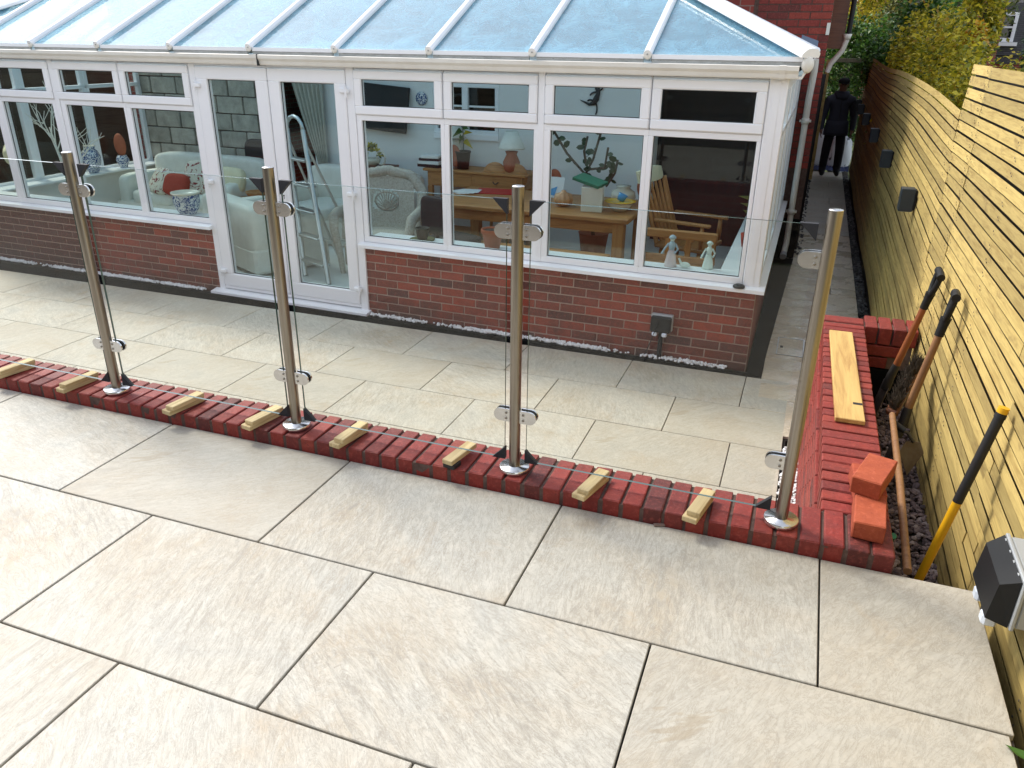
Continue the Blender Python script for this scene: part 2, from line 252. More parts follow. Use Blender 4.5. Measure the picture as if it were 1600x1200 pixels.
# ---------------------------------------------------------------- mesh helpers
COL = sc.collection
class MB:
    def __init__(s): s.v = []; s.f = []; s.m = []; s.sm = []; s.cur = 0
    def mat(s, i): s.cur = i; return s
    def add(s, vs, fs, smooth=False, M=None):
        o = len(s.v)
        for q in vs: s.v.append(tuple(M @ Vector(q)) if M is not None else tuple(q))
        for f in fs: s.f.append(tuple(o+i for i in f)); s.m.append(s.cur); s.sm.append(smooth)
        return s
    def box(s, x0, x1, y0, y1, z0, z1, M=None):
        v = [(x, y, z) for z in (z0, z1) for y in (y0, y1) for x in (x0, x1)]
        return s.add(v, [(0, 2, 3, 1), (4, 5, 7, 6), (0, 1, 5, 4), (2, 6, 7, 3), (0, 4, 6, 2), (1, 3, 7, 5)], False, M)
    def cbox(s, x0, x1, y0, y1, z0, z1, b=.003, M=None):          # chamfered box
        c = ((x0+x1)/2, (y0+y1)/2, (z0+z1)/2); h = ((x1-x0)/2, (y1-y0)/2, (z1-z0)/2); b = min(b, min(h)*.49)
        V = {}; vs_ = []
        for sx in (-1, 1):
            for sy in (-1, 1):
                for sz in (-1, 1):
                    sg = (sx, sy, sz)
                    for a in range(3):
                        p = [c[k]+sg[k]*(h[k]-(0 if k == a else b)) for k in range(3)]; V[(sg, a)] = len(vs_); vs_.append(p)
        fs = []
        for a in range(3):
            o1, o2 = [(1, 2), (2, 0), (0, 1)][a]
            for sg in (-1, 1):
                q = []
                for i, j in ((-1, -1), (1, -1), (1, 1), (-1, 1)):
                    t_ = [0, 0, 0]; t_[a] = sg; t_[o1] = i; t_[o2] = j; q.append(V[(tuple(t_), a)])
                fs.append(tuple(q if sg > 0 else q[::-1]))
        for a in range(3):
            o1, o2 = [(1, 2), (2, 0), (0, 1)][a]
            for i in (-1, 1):
                for j in (-1, 1):
                    t0 = [0, 0, 0]; t0[o1] = i; t0[o2] = j; t1 = list(t0); t0[a] = -1; t1[a] = 1
                    q = [V[(tuple(t0), o1)], V[(tuple(t1), o1)], V[(tuple(t1), o2)], V[(tuple(t0), o2)]]
                    fs.append(tuple(q if i*j < 0 else q[::-1]))
        for sx in (-1, 1):
            for sy in (-1, 1):
                for sz in (-1, 1):
                    q = [V[((sx, sy, sz), a)] for a in range(3)]; fs.append(tuple(q if sx*sy*sz > 0 else q[::-1]))
        return s.add(vs_, fs, False, M)
    def tube(s, path, rad, n=10, caps=True, smooth=True, M=None):
        P = [Vector(p) for p in path]; r = rad if isinstance(rad, (list, tuple)) else [rad]*len(P)
        vs_ = []; fs = []; up = None
        for i, p in enumerate(P):
            d = (P[min(i+1, len(P)-1)]-P[max(i-1, 0)]).normalized()
            if up is None:
                up = Vector((0, 0, 1)) if abs(d.z) < .9 else Vector((1, 0, 0))
            a = (up-d*up.dot(d)).normalized(); b = d.cross(a); up = a
            for k in range(n):
                th = 2*math.pi*k/n; vs_.append(p+(a*math.cos(th)+b*math.sin(th))*r[i])
        for i in range(len(P)-1):
            for k in range(n): fs.append((i*n+k, i*n+(k+1) % n, (i+1)*n+(k+1) % n, (i+1)*n+k))
        s.add(vs_, fs, smooth, M)
        if caps:
            s.add(vs_[:n], [tuple(range(n))[::-1]], False, M); s.add(vs_[-n:], [tuple(range(n))], False, M)
        return s
    def lathe(s, prof, c=(0, 0, 0), n=20, smooth=True, M=None, sx=1., sy=1.):
        vs_ = []; fs = []
        for r, z in prof:
            for k in range(n):
                th = 2*math.pi*k/n; vs_.append((c[0]+r*math.cos(th)*sx, c[1]+r*math.sin(th)*sy, c[2]+z))
        for i in range(len(prof)-1):
            for k in range(n): fs.append((i*n+k, i*n+(k+1) % n, (i+1)*n+(k+1) % n, (i+1)*n+k))
        if prof[0][0] > 1e-4: fs.append(tuple(range(n))[::-1])
        if prof[-1][0] > 1e-4: fs.append(tuple((len(prof)-1)*n+k for k in range(n)))
        return s.add(vs_, fs, smooth, M)
    def prism(s, poly, h0, h1, M=None):                           # polygon in xy (counter-clockwise), extruded along z
        n = len(poly); v = [(x, y, h0) for x, y in poly]+[(x, y, h1) for x, y in poly]
        f = [tuple(range(n))[::-1], tuple(range(n, 2*n))]+[(i, (i+1) % n, n+(i+1) % n, n+i) for i in range(n)]
        return s.add(v, f, False, M)
    def sell(s, c, r, e=.35, n=16, m=10, M=None, wob=0, seed=0):  # superellipsoid (cushions, sacks)
        rr = random.Random(seed); vs_ = []; fs = []
        P = lambda x, p: math.copysign(abs(x)**p, x)
        for j in range(m+1):
            ph = -math.pi/2+math.pi*j/m
            for k in range(n):
                th = 2*math.pi*k/n; w_ = 1+wob*(rr.random()-.5)
                vs_.append((c[0]+r[0]*P(math.cos(ph), e)*P(math.cos(th), e)*w_, c[1]+r[1]*P(math.cos(ph), e)*P(math.sin(th), e)*w_, c[2]+r[2]*P(math.sin(ph), e)*w_))
        for j in range(m):
            for k in range(n): fs.append((j*n+k, j*n+(k+1) % n, (j+1)*n+(k+1) % n, (j+1)*n+k))
        return s.add(vs_, fs, True, M)
    def mesh(s, name, mats):
        me = bpy.data.meshes.new(name); me.from_pydata(s.v, [], s.f)
        for x in (mats if isinstance(mats, (list, tuple)) else [mats]): me.materials.append(MATS[x])
        me.polygons.foreach_set('material_index', s.m); me.polygons.foreach_set('use_smooth', s.sm); me.update(); return me
    def obj(s, name, mats, parent=None, **k):
        if sheared(parent): s.v = [(x-SK*y, y, z) for x, y, z in s.v]
        return inst(name, s.mesh(name, mats), parent, **k)
def sheared(p):
    while p is not None:
        if p.name in SHEAR: return True
        p = p.parent
    return False
def inst(name, me, parent=None, loc=(0, 0, 0), rot=(0, 0, 0), label=None, cat=None, group=None, kind=None):
    if sheared(parent): loc = (loc[0]-SK*loc[1], loc[1], loc[2])
    o = bpy.data.objects.new(name, me); COL.objects.link(o); o.location = loc; o.rotation_euler = rot
    if parent is not None: o.parent = parent
    for k, v in (('label', label), ('category', cat), ('group', group), ('kind', kind)):
        if v: o[k] = v
    return o
def thing(name, label, cat, loc=(0, 0, 0), rz=0., group=None): return inst(name, None, None, loc, (0, 0, rz), label, cat, group)
def inside(name, label, cat, u, v, z, rz=0., group=None): return thing(name, label, cat, cw(u, v, z), CA+rz, group)
def bent(p0, p1, p2, n=6):
    a, b, c = Vector(p0), Vector(p1), Vector(p2)
    return [a*(1-t)**2+b*2*t*(1-t)+c*t*t for t in [i/n for i in range(n+1)]]
ZP = -.82                                                        # level of the lower patio
# ---------------------------------------------------------------- setting: ground, terrace, patio, path
def sheet(name, x0, x1, y0, y1, z, mt, kind='structure'):
    return MB().add([(x0, y0, z), (x1, y0, z), (x1, y1, z), (x0, y1, z)], [(0, 1, 2, 3)]).obj(name, mt, kind=kind)
sheet('ground', -300, 300, -300, 300, -.95, 'lawn')
XL = -9.4
terrace = MB().box(XL, 2.265, -3.1, .597, -.94, -.021).obj('upper_terrace', 'grout', kind='structure')
patio = MB().box(-9.5, 1.70, .83, 4.125, -.94, ZP-.021).obj('lower_patio', 'grout', kind='structure')
path = MB().box(1.47, 2.245, 3.16, 15.75, -.93, ZP-.0225).obj('side_path', 'grout', kind='structure')
slab_cache = {}
def slab(parent, x0, x1, y0, y1, ztop, mt, dz=0):
    key = (round(x1-x0, 3), round(y1-y0, 3), mt)
    if key not in slab_cache:
        sx, sy = key[0]/2, key[1]/2; slab_cache[key] = MB().cbox(-sx, sx, -sy, sy, -.02, 0, .0022).mesh('paving_slab', mt)
    return inst('paving_slab', slab_cache[key], parent, ((x0+x1)/2, (y0+y1)/2, ztop+dz), (rng.uniform(-.0012, .0012), rng.uniform(-.0012, .0012), 0))
G_ = .0032
for r in range(6):
    y1 = .6-.6*r; y0 = y1-.6 if r < 5 else -3.08; x = 1.8 if r % 2 == 0 else 1.35
    if r % 2 == 0: slab(terrace, 1.8+G_, 2.262, y0+G_, y1-G_, 0, 'slab_upper')
    else: slab(terrace, 1.35+G_, 2.25, y0+G_, y1-G_, 0, 'slab_upper')
    while x > XL+.2:
        slab(terrace, max(x-.9, XL)+G_, x-G_, y0+G_, y1-G_, 0, 'slab_upper'); x -= .9
ys = [4.125, 3.537, 2.949, 2.361, 1.773, 1.185, .835]
for i in range(6):
    y1, y0 = ys[i], ys[i+1]; x = 1.362 if i % 2 == 0 else .91; g = .003
    xr = 1.685
    if xr-x > .95: slab(patio, x+.905+g, xr, y0+g, y1-g, ZP, 'slab_lower')
    slab(patio, x+g, min(x+.905, xr)-g, y0+g, y1-g, ZP, 'slab_lower')
    while x > -9.3:
        slab(patio, max(x-.905, -9.49)+g, x-g, y0+g, y1-g, ZP, 'slab_lower'); x -= .905
y = 3.17; k = 0
while y < 15.6:
    y1 = min(y+.59, 15.74); xs = [1.472, 2.24] if k % 3 else [1.472, 1.985, 2.24]
    for a, b in zip(xs, xs[1:]): slab(path, a+.003, b-.003, y+.003, y1-.003, ZP, 'slab_wet' if y < 9.5 else 'slab_lower')
    y = y1; k += 1
# bed of stones beside the path and the trough behind the planter wall
bed = MB().box(2.245, 2.36, 3.3, 16.5, -.94, -.86).obj('gravel_bed', 'soil', kind='structure')
trough = MB().box(2.02, 2.40, .605, 3.04, -.94, -.44).obj('planter_soil', 'soil', kind='structure')
border = MB().box(1.35, 1.468, 4.2, 8.1, -.93, -.85).obj('house_border', 'black_plinth', kind='structure')
border2 = MB().box(1.0, 1.66, 8.1, 16, -.93, -.845).obj('side_soil', 'soil', kind='structure')
def stones(name, mt, spots, smin, smax, parent=None, flat=.7, **kw):
    mb = MB(); r = random.Random(len(spots))
    ico = [(0, 0, 1), (.894, 0, .447), (.276, .851, .447), (-.724, .526, .447), (-.724, -.526, .447), (.276, -.851, .447), (.724, .526, -.447), (-.276, .851, -.447), (-.894, 0, -.447), (-.276, -.851, -.447), (.724, -.526, -.447), (0, 0, -1)]
    tri = [(0, 1, 2), (0, 2, 3), (0, 3, 4), (0, 4, 5), (0, 5, 1), (1, 6, 2), (2, 7, 3), (3, 8, 4), (4, 9, 5), (5, 10, 1), (6, 7, 2), (7, 8, 3), (8, 9, 4), (9, 10, 5), (10, 6, 1), (11, 7, 6), (11, 8, 7), (11, 9, 8), (11, 10, 9), (11, 6, 10)]
    for p in spots:
        s_ = r.uniform(smin, smax); M = Matrix.Translation(p) @ Euler((r.uniform(-.5, .5), r.uniform(-.5, .5), r.uniform(0, 6))).to_matrix().to_4x4() @ Matrix.Diagonal((s_*r.uniform(.8, 1.3), s_*r.uniform(.6, 1), s_*flat, 1))
        mb.add([(a*r.uniform(.8, 1.15), b*r.uniform(.8, 1.15), c*r.uniform(.8, 1.15)) for a, b, c in ico], tri, False, M)
    return mb.obj(name, mt, parent, **kw)
r2 = random.Random(3); sp = []
for i in range(4200):
    u = -8.6+r2.random()*8.45
    if -5.35 < u < -3.42 and r2.random() < .55: continue
    if .5+.5*math.sin(u*5.1)*math.sin(u*2.3+1) < r2.random()*.75: continue
    q = cw(u, r2.uniform(-.05, .006), -.812+r2.random()*.014); sp.append(q)
stones('white_pebbles', 'pebble_white', sp, .009, .017, label='white pebbles strewn in a narrow strip along the conservatory wall', cat='pebbles', kind='stuff')
sp = [Vector((r2.uniform(1.695, 1.785), r2.uniform(.84, 3.0), -.83+r2.random()*.03)) for i in range(1000)]
stones('white_pebbles', 'pebble_white', sp, .010, .018, label='white pebbles filling the slot beside the red planter wall', cat='pebbles', kind='stuff')
sp = [Vector((r2.uniform(2.03, 2.32), r2.uniform(.61, 3.02), -.435+r2.random()*.025)) for i in range(2600)]
stones('slate_chippings', 'slate_gravel', sp, .010, .021, flat=.5, label='purple brown slate chippings in the planter trough by the fence', cat='gravel', kind='stuff')
sp = [Vector((r2.uniform(2.25, 2.325), r2.uniform(3.3, 15.5), -.855+r2.random()*.025)) for i in range(2400)]
stones('dark_cobbles', 'dark_gravel', sp, .012, .028, label='dark wet cobbles between the side path and the fence', cat='gravel', kind='stuff')
sp = [Vector((r2.uniform(1.48, 1.65), r2.uniform(8.2, 15.5), -.84+r2.random()*.03)) for i in range(900)]
stones('dark_cobbles', 'dark_gravel', sp, .012, .028, label='dark stones along the foot of the brick house beside the path', cat='gravel', kind='stuff')
# recessed cover in the path
dc = thing('drain_cover', 'recessed drain cover with metal rim set in the wet path', 'drain cover', (1.66, 4.93, ZP))
mb = MB(); [mb.box(*q) for q in ((-.11, .11, -.22, -.212, .0005, .005), (-.11, .11, .212, .22, .0005, .005), (-.11, -.102, -.212, .212, .0005, .005), (.102, .11, -.212, .212, .0005, .005))]
mb.obj('rim', 'aluminium', dc); MB().box(-.1, .1, -.21, .21, .0005, .003).obj('lid', 'slab_wet', dc); MB().box(-.085, -.06, -.05, -.0, .003, .0045).obj('lifting_slot', 'rubber', dc)
# black channel drain round the conservatory
ch = thing('channel_drain', 'black channel drain edging the patio along the conservatory', 'drain', CO, CA)
MB().box(-8.9, .125, -.105, -.052, -.93, -.812).obj('channel', 'black_plinth', ch)
MB().box(.02, .125, -.052, 3.85, -.93, -.8145).obj('channel', 'black_plinth', ch); MB().box(-8.9, .02, -.0515, .012, -.93, -.832).obj('bed', 'soil', ch)

# ---------------------------------------------------------------- brick walls of the terrace
BR = {}
def brick_mesh(mt, lx, ly, lz, b=.004, jitter=3):
    k = (mt, lx, ly, lz)
    if k not in BR:
        L = []
        for j in range(jitter):
            r = random.Random(j*17+int(lx*1000)); m_ = MB().cbox(-lx/2, lx/2, -ly/2, ly/2, -lz/2, lz/2, b)
            m_.v = [(x+r.uniform(-.0012, .0012), y_+r.uniform(-.0012, .0012), z+r.uniform(-.0012, .0012)) for x, y_, z in m_.v]; L.append(m_.mesh('brick', mt))
        BR[k] = L
    return rng.choice(BR[k])
gw = thing('garden_wall', 'low red brick retaining wall with brick on edge coping along the terrace', 'wall')
MB().box(XL, 2.018, .604, .822, -.94, .050).obj('mortar_core', 'mortar', gw)
MB().box(XL, 1.79, .822, .828, -.94, -.05).obj('patio_face', 'brick_far', gw)
x = 2.02-.0325; n = 0
while x > -4.2:
    inst('brick', brick_mesh('brick_coping', .0645, .222, .103), gw, (x+rng.uniform(-.001, .001), .713+rng.uniform(-.002, .002), .0075+rng.uniform(-.0015, .0015)), (rng.uniform(-.006, .006), rng.uniform(-.008, .008), rng.uniform(-.008, .008)))
    x -= .0755
pw = thing('planter_wall', 'red brick planter wall running from the terrace coping back to the path', 'wall')
MB().box(1.7995, 2.014, .826, 3.135, -.94, .050).obj('mortar_core', 'mortar', pw)
MB().box(2.016, 2.30, 3.03, 3.13, -.94, .046).obj('mortar_core', 'mortar_dark', pw)
y = .826+.036
while y < 3.02:
    inst('brick', brick_mesh('brick_coping', .224, .0645, .103), pw, (1.906, y, .0075+rng.uniform(-.0015, .0015)), (rng.uniform(-.006, .006), rng.uniform(-.006, .006), rng.uniform(-.008, .008))); y += .0752
inst('brick', brick_mesh('brick_coping', .222, .103, .0645), pw, (1.906, 3.085, .027))
for i in range(11):                                               # stretcher courses facing the patio and path
    z = -.047-.0375-i*.075; y = .83+(.112 if i % 2 else 0)
    while y < 3.13:
        L = min(.215, 3.13-y)
        if L > .05: inst('brick', brick_mesh('brick_coping', .02, round(L, 3), .065), pw, (1.7935, y+L/2, z))
        y += .225
for i, x in enumerate((2.06, 2.138, 2.216, 2.285)):
    inst('brick', brick_mesh('brick_coping', .066 if i < 3 else .05, .215, .103), pw, (x, 3.11, .007))
for i, z in enumerate((-.085, -.16)):
    for x in ((2.13,) if i == 0 else (2.07,)): inst('brick', brick_mesh('brick_coping', .215, .03, .065), pw, (x, 3.02, z))
MB().box(2.018, 2.31, 3.005, 3.03, -.94, -.2).obj('render_base', 'black_plinth', pw)

# ---------------------------------------------------------------- glass balustrade
PX_ = [-1.2873, -.3052, .6806, 1.6611]; YP = .683; ZC = .0605
def post(i):
    labs = ['stainless balustrade post in front of the sofa windows', 'stainless balustrade post in front of the white double doors',
            'stainless balustrade post in front of the pine table window', 'stainless balustrade end post with clamps on one side only, beside the planter wall']
    p = thing('balustrade_post', labs[i], 'post', (PX_[i], YP, ZC), 0, 'stainless balustrade posts')
    mb = MB(); mb.tube([(0, 0, .004), (0, 0, 1.07)], .0212, 24); mb.obj('tube', 'steel', p)
    MB().lathe([(.0213, 1.0705), (.0205, 1.0735), (0, 1.0735)], n=24).obj('end_cap', 'steel_plate', p)
    MB().lathe([(.057, 0), (.058, .002), (.058, .0165), (.0565, .018), (.0222, .0188), (.0222, .0192)], n=32).obj('base_flange', 'steel_plate', p)
    for z in (.228, .92):
        for s in ((-1, 1) if i < 3 else (-1,)):
            cl = None
            for yy in (-.0155, .0085):
                poly = [(s*.018, -.0255)]+[(s*(.058+.0255*math.cos(a)), .0255*math.sin(a)) for a in [R_(-90+18*k) for k in range(11)]]+[(s*.018, .0255)]
                if s < 0: poly = poly[::-1]
                M = Matrix.Translation((0, yy+.017, z)) @ Matrix.Rotation(R_(90), 4, 'X')
                mb = MB().prism(poly, 0, .0075, M)
                if cl is None: cl = mb.obj('clamp', 'steel_plate', p)
                else: mb.obj('clamp_jaw', 'steel_plate', cl)
            poly = [(s*.02, -.022)]+[(s*(.0575+.0225*math.cos(a)), .0225*math.sin(a)) for a in [R_(-90+22.5*k) for k in range(9)]]+[(s*.02, .022)]
            if s < 0: poly = poly[::-1]
            for y0, y1 in ((.0016, .0044), (.0146, .0178)):
                MB().prism(poly, -y1, -y0, Matrix.Translation((0, .0, z)) @ Matrix.Rotation(R_(90), 4, 'X')).obj('gasket', 'rubber', cl)
            for zz in (-.011, .011):
                MB().lathe([(.0052, 0), (.0052, .0015), (.003, .003), (0, .003)], n=10, M=Matrix.Translation((s*.034, -.006, z+zz)) @ Matrix.Rotation(R_(90), 4, 'X')).obj('bolt', 'steel', cl)
for i in range(4): post(i)
spans = [(PX_[0]-.983+.043, PX_[0]-.043), (PX_[0]+.043, PX_[1]-.043), (PX_[1]+.043, PX_[2]-.043), (PX_[2]+.043, PX_[3]-.043)]
gl = ['clear glass balustrade panel held on one side by the post before the sofa windows', 'clear glass balustrade panel between sofa window post and door post',
      'clear glass balustrade panel between door post and pine table post', 'clear glass balustrade panel between pine table post and end post']
GY0, GY1 = YP+.0045, YP+.0145
for i, (a, b) in enumerate(spans):
    p = thing('glass_panel', gl[i], 'glass panel', ((a+b)/2, (GY0+GY1)/2, .1), 0, 'balustrade glass panels'); hw = (b-a)/2; t2 = .005; H = .985
    mb = MB(); v = [(x, y_, z) for z in (0, H) for y_ in (-t2, t2) for x in (-hw, hw)]
    mb.add(v, [(0, 1, 5, 4), (2, 6, 7, 3)]); mb.mat(1).add(v, [(0, 2, 3, 1), (4, 5, 7, 6), (0, 4, 6, 2), (1, 3, 7, 5)]); mb.obj('pane', ['balustrade_glass', 'glass_edge'], p)
    for s in (-1, 1):
        for top in (0, 1):
            if i == 0 and s < 0: continue
            d = .052; zc = H+.003 if top else -.003; dz = -d if top else d
            tri = [(s*(hw+.003), zc), (s*(hw+.003-d), zc), (s*(hw+.003), zc+dz)]
            ar = (tri[1][0]-tri[0][0])*(tri[2][1]-tri[0][1])-(tri[2][0]-tri[0][0])*(tri[1][1]-tri[0][1])
            if ar < 0: tri = tri[::-1]
            MB().prism(tri, -.0095, .0095, Matrix.Rotation(R_(90), 4, 'X')).obj('corner_protector', 'cap_black', p)
# timber packers under the glass
bl = [(-1.915, .70, 8, 0), (-1.5, .695, 9, 1), (-.875, .69, 7, 2), (-.463, .70, 4, 3), (-.035, .70, 9, 4), (.452, .70, 4, 5), (.997, .685, 2, 6), (1.388, .685, 3, 7)]
where = ['past the sofa window post, well away from it', 'past the sofa window post, close to it', 'between sofa window post and door post, near the former', 'between sofa window post and door post, near the latter',
         'between door post and pine table post, near the former', 'between door post and pine table post, near the latter', 'between pine table post and end post, near the former', 'between pine table post and end post, near the latter']
for (x, y, a, i) in bl:
    l1, l2 = (.185, .175) if i != 5 else (.05, .175)
    lo = MB().cbox(-.026, .026, -l1/2, l1/2, 0, .0195, .002).obj('timber_packer', 'batten_pine' if i != 5 else 'rubber', None, loc=(x-.004, y-.035 if i != 5 else y-.085, ZC), rot=(0, 0, R_(a-14-rng.uniform(0, 5))),
        label=('lower pine packer ' if i != 5 else 'black rubber packer ')+where[i], cat='packer', group='packers under the glass')
    MB().cbox(-.023, .023, -l2/2, l2/2, 0, .0195, .002).obj('timber_packer', 'batten_pine', None, loc=(x+.004, y-.028, ZC+.0198), rot=(0, 0, R_(a-14)),
        label='upper pine packer '+where[i], cat='packer', group='packers under the glass')

# ---------------------------------------------------------------- timber fence on the right
FX = 2.33
def slat(parent, y0, y1, z0, h, bend, xo, n=10, mt='fence_pine'):
    mb = MB(); vs_ = []; fs = []; L = y1-y0
    for i in range(n+1):
        t_ = i/n; y = y0+L*t_; dz = bend(y); wob = .004*math.sin(y*2.1+z0*9)
        for (dx, z) in ((-.003, 0), (.0, h), (.010, h-.012), (.008, 0)): vs_.append((xo+dx+wob, y-y0-L/2, z+dz))
    for i in range(n):
        for k in range(4): fs.append((i*4+k, i*4+(k+1) % 4, (i+1)*4+(k+1) % 4, (i+1)*4+k))
    fs += [(0, 3, 2, 1), (n*4, n*4+1, n*4+2, n*4+3)]; mb.add(vs_, fs)
    return mb.obj('slat', mt, parent, loc=(FX, (y0+y1)/2, z0))
flat = lambda y: 0
fN = thing('timber_fence', 'taller new pine slat fence section beside the terrace', 'fence', (0, 0, 0), 0, 'pine slat fence sections')
pitch = .0585
for i in range(33):
    z = 1.48-.05-i*pitch
    cuts = [3.44, 2.86+rng.uniform(-.01, .01), 1.02+.12*math.sin(i*2.4), -.95]
    for a, b in zip(cuts[1:], cuts): slat(fN, a+.0015, b-.0015, z+rng.uniform(-.002, .002), .0478, flat, rng.uniform(-.003, .003), 2)
for y in (3.40, 2.86, 1.02, -.5): MB().box(FX+.028, FX+.10, y-.04, y+.04, -.94, 1.46).obj('post', 'fence_pine', fN)
MB().box(FX+.0266, FX+.0275, -.95, 3.44, -.5, 1.44).obj('gap_shade_sheet', 'rubber', fN)  # black sheet added behind the slats to paint shade into the gaps
MB().cbox(FX-.012, FX+.02, -.95, 3.44, -.62, -.475, .004).obj('gravel_board', 'post_grey', fN)
fM = thing('timber_fence', 'lower new pine slat fence section with a bowed top along the side path', 'fence', (0, 0, 0), 0, 'pine slat fence sections')
def bendM(y): t_ = (y-3.44)/4.66; return .085*t_+.03*math.sin(math.pi*t_)
for i in range(35): slat(fM, 3.445, 8.09, 1.24-.05-i*pitch, .0478, bendM, rng.uniform(-.003, .003), 12)
for y in (3.6, 5.8, 8.0): MB().box(FX+.028, FX+.10, y-.04, y+.04, -.94, 1.2).obj('post', 'fence_pine', fM)
MB().box(FX+.0265, FX+.0275, 3.445, 8.09, -.9, 1.18).obj('gap_shade_sheet', 'rubber', fM)  # added black sheet standing in for shade between these slats
fF = thing('timber_fence', 'far pine slat fence section with a dipping top near the standing person', 'fence', (0, 0, 0), 0, 'pine slat fence sections')
def bendF(y): t_ = (y-8.1)/6.9; return .085+.04*t_-.025*math.sin(math.pi*min(1, t_*1.6))
for i in range(35): slat(fF, 8.115, 15.0, 1.24-.05-i*pitch, .0478, bendF, rng.uniform(-.003, .003), 18)
for y in (8.3, 10.5, 12.8, 14.9): MB().box(FX+.028, FX+.10, y-.04, y+.04, -.94, 1.2).obj('post', 'fence_pine', fF)
MB().box(FX+.0265, FX+.0275, 8.115, 15.0, -.9, 1.2).obj('gap_shade_sheet', 'rubber', fF)  # dark sheet added so the far slat gaps read as shade
def screws(parent, ys, n, top, bend):
    mb = MB()
    for y in ys:
        for i in range(n):
            z = top-.05-i*pitch+.024+bend(y)
            for dy in (-.012, .012): mb.lathe([(.0042, 0), (.0036, .0012), (0, .0012)], n=6, M=Matrix.Translation((FX-.004+.004*math.sin(y*2.1+z*9), y+dy, z+dy*.4)) @ Matrix.Rotation(R_(-90), 4, 'Y'))
    mb.obj('screws', 'rusty', parent, kind='stuff')
screws(fN, (3.38, 2.80, 2.92, 1.9, .2), 33, 1.48, flat); screws(fM, (3.6, 5.8, 8.0), 35, 1.24, bendM)
# small square wall lights on the fence
wh = ['first fence light past the stacked spades', 'second fence light along the path', 'third fence light along the path', 'fourth fence light along the path', 'fifth fence light, close to the person', 'last fence light, behind the person']
for i, y in enumerate((4.53, 6.83, 9.1, 11.45, 13.5, 14.75)):
    p = thing('wall_light', 'square slate grey light, '+wh[i], 'wall light', (FX-.004, y, .555), 0, 'fence wall lights')
    MB().cbox(-.012, 0, -.05, .05, -.07, .07, .002).obj('back_plate', 'plastic_black', p); MB().cbox(-.105, -.012, -.055, .055, -.08, .08, .004).obj('housing', 'light_slate', p)
    MB().box(-.095, -.025, -.045, .045, -.083, -.0802).obj('diffuser', 'plastic_grey', p)
# dark garden fence behind the terrace and the weathered fence beyond the conservatory's left end
def plain_fence(label, p0, p1, z0, z1, nrow, mt):
    a, b = Vector(p0), Vector(p1); L = (b-a).length; rz = math.atan2(b.y-a.y, b.x-a.x)
    f = thing('garden_fence', label, 'fence', (a.x, a.y, 0), rz); h = (z1-z0)/nrow
    me = MB().add([(0, -.016, 0), (L, -.016, 0), (L, -.004, h*1.06), (0, -.004, h*1.06), (0, .004, 0), (L, .004, 0), (L, .006, h*1.06), (0, .006, h*1.06)], [(0, 1, 2, 3), (5, 4, 7, 6), (0, 4, 5, 1), (3, 2, 6, 7), (0, 3, 7, 4), (1, 5, 6, 2)]).mesh('board', mt)
    for i in range(nrow): inst('board', me, f, (0, rng.uniform(-.012, .012), z0+i*h))
    x = 0
    while x <= L+.01: MB().box(x-.05, x+.05, -.09, -.025, z0-.1, z1+.05).obj('post', mt, f); x += L/max(1, round(L/1.83))
plain_fence('dark weathered board fence closing the garden behind the terrace', (2.3, -3.15, 0), (-12, -3.15, 0), 0.0, 1.85, 14, 'old_fence')
plain_fence('weathered brown board fence outside the far end of the conservatory', (-8.75, 10, 0), (-8.75, -3.0, 0), -.9, 1.35, 16, 'old_fence')
# ---------------------------------------------------------------- conservatory (local frame: u along the front, v into the room)
UL = -8.85
C_ = thing('conservatory', 'white framed conservatory with glazed hipped roof on a red brick dwarf wall', 'conservatory', CO, CA); SHEAR.add(C_.name)
def cpart(mb, name, mt, parent=C_, **k): return mb.obj(name, mt, parent, **k)
# dwarf wall: mortar core with every front brick laid
BV = .012
dwall = cpart(MB().box(-3.462, .0, BV+.006, .11, -.93, -.165).box(UL, -5.215, BV+.006, .11, -.93, -.165), 'dwarf_wall', 'mortar_light')
cpart(MB().box(-.11, -.0, .11, 3.88, -.93, -.165).box(UL, UL+.11, .11, 2.95, -.93, -.165), 'side_wall', 'brick_far')
def course_bricks(u0, u1, parent):
    for i in range(10):
        z = -.168-.0325-i*.075; u = u1-(0 if i % 2 == 0 else -.1125)
        if z < -.87: break
        while u > u0+.03:
            a, b = max(u-.215, u0), min(u, u1)
            if b-a > .035: inst('brick', brick_mesh('brick_face', round(b-a, 3), .1, .065, .003), parent, ((a+b)/2, BV+.05+rng.uniform(-.0015, .0015), z))
            u -= .225
course_bricks(-3.462, -.001, dwall); course_bricks(-6.95, -5.215, dwall)
mb = MB()
for i in range(10):
    z = -.168-.0325-i*.075; u = -6.965-(0 if i % 2 else .1125)
    if z < -.87: break
    while u > UL+.05: mb.cbox(max(u-.215, UL), u, BV, BV+.06, z-.0325, z+.0325, .003); u -= .225
o = cpart(mb, 'bricks', 'brick_face', dwall, kind='stuff')
# sills
def sill(u0, u1, parent=C_):
    cpart(MB().add([(u0, -.062, -.168), (u1, -.062, -.168), (u1, -.062, -.140), (u0, -.062, -.140), (u0, .02, -.122), (u1, .02, -.122), (u0, .02, -.165), (u1, .02, -.165)],
        [(0, 1, 2, 3), (3, 2, 5, 4), (0, 6, 7, 1), (0, 3, 4, 6), (1, 7, 5, 2), (4, 5, 7, 6)]), 'window_sill', 'upvc')
sill(-3.50, .062); sill(UL-.06, -5.19)
cpart(MB().box(.0, .062, .021, 3.87, -.166, -.138), 'window_sill', 'upvc')
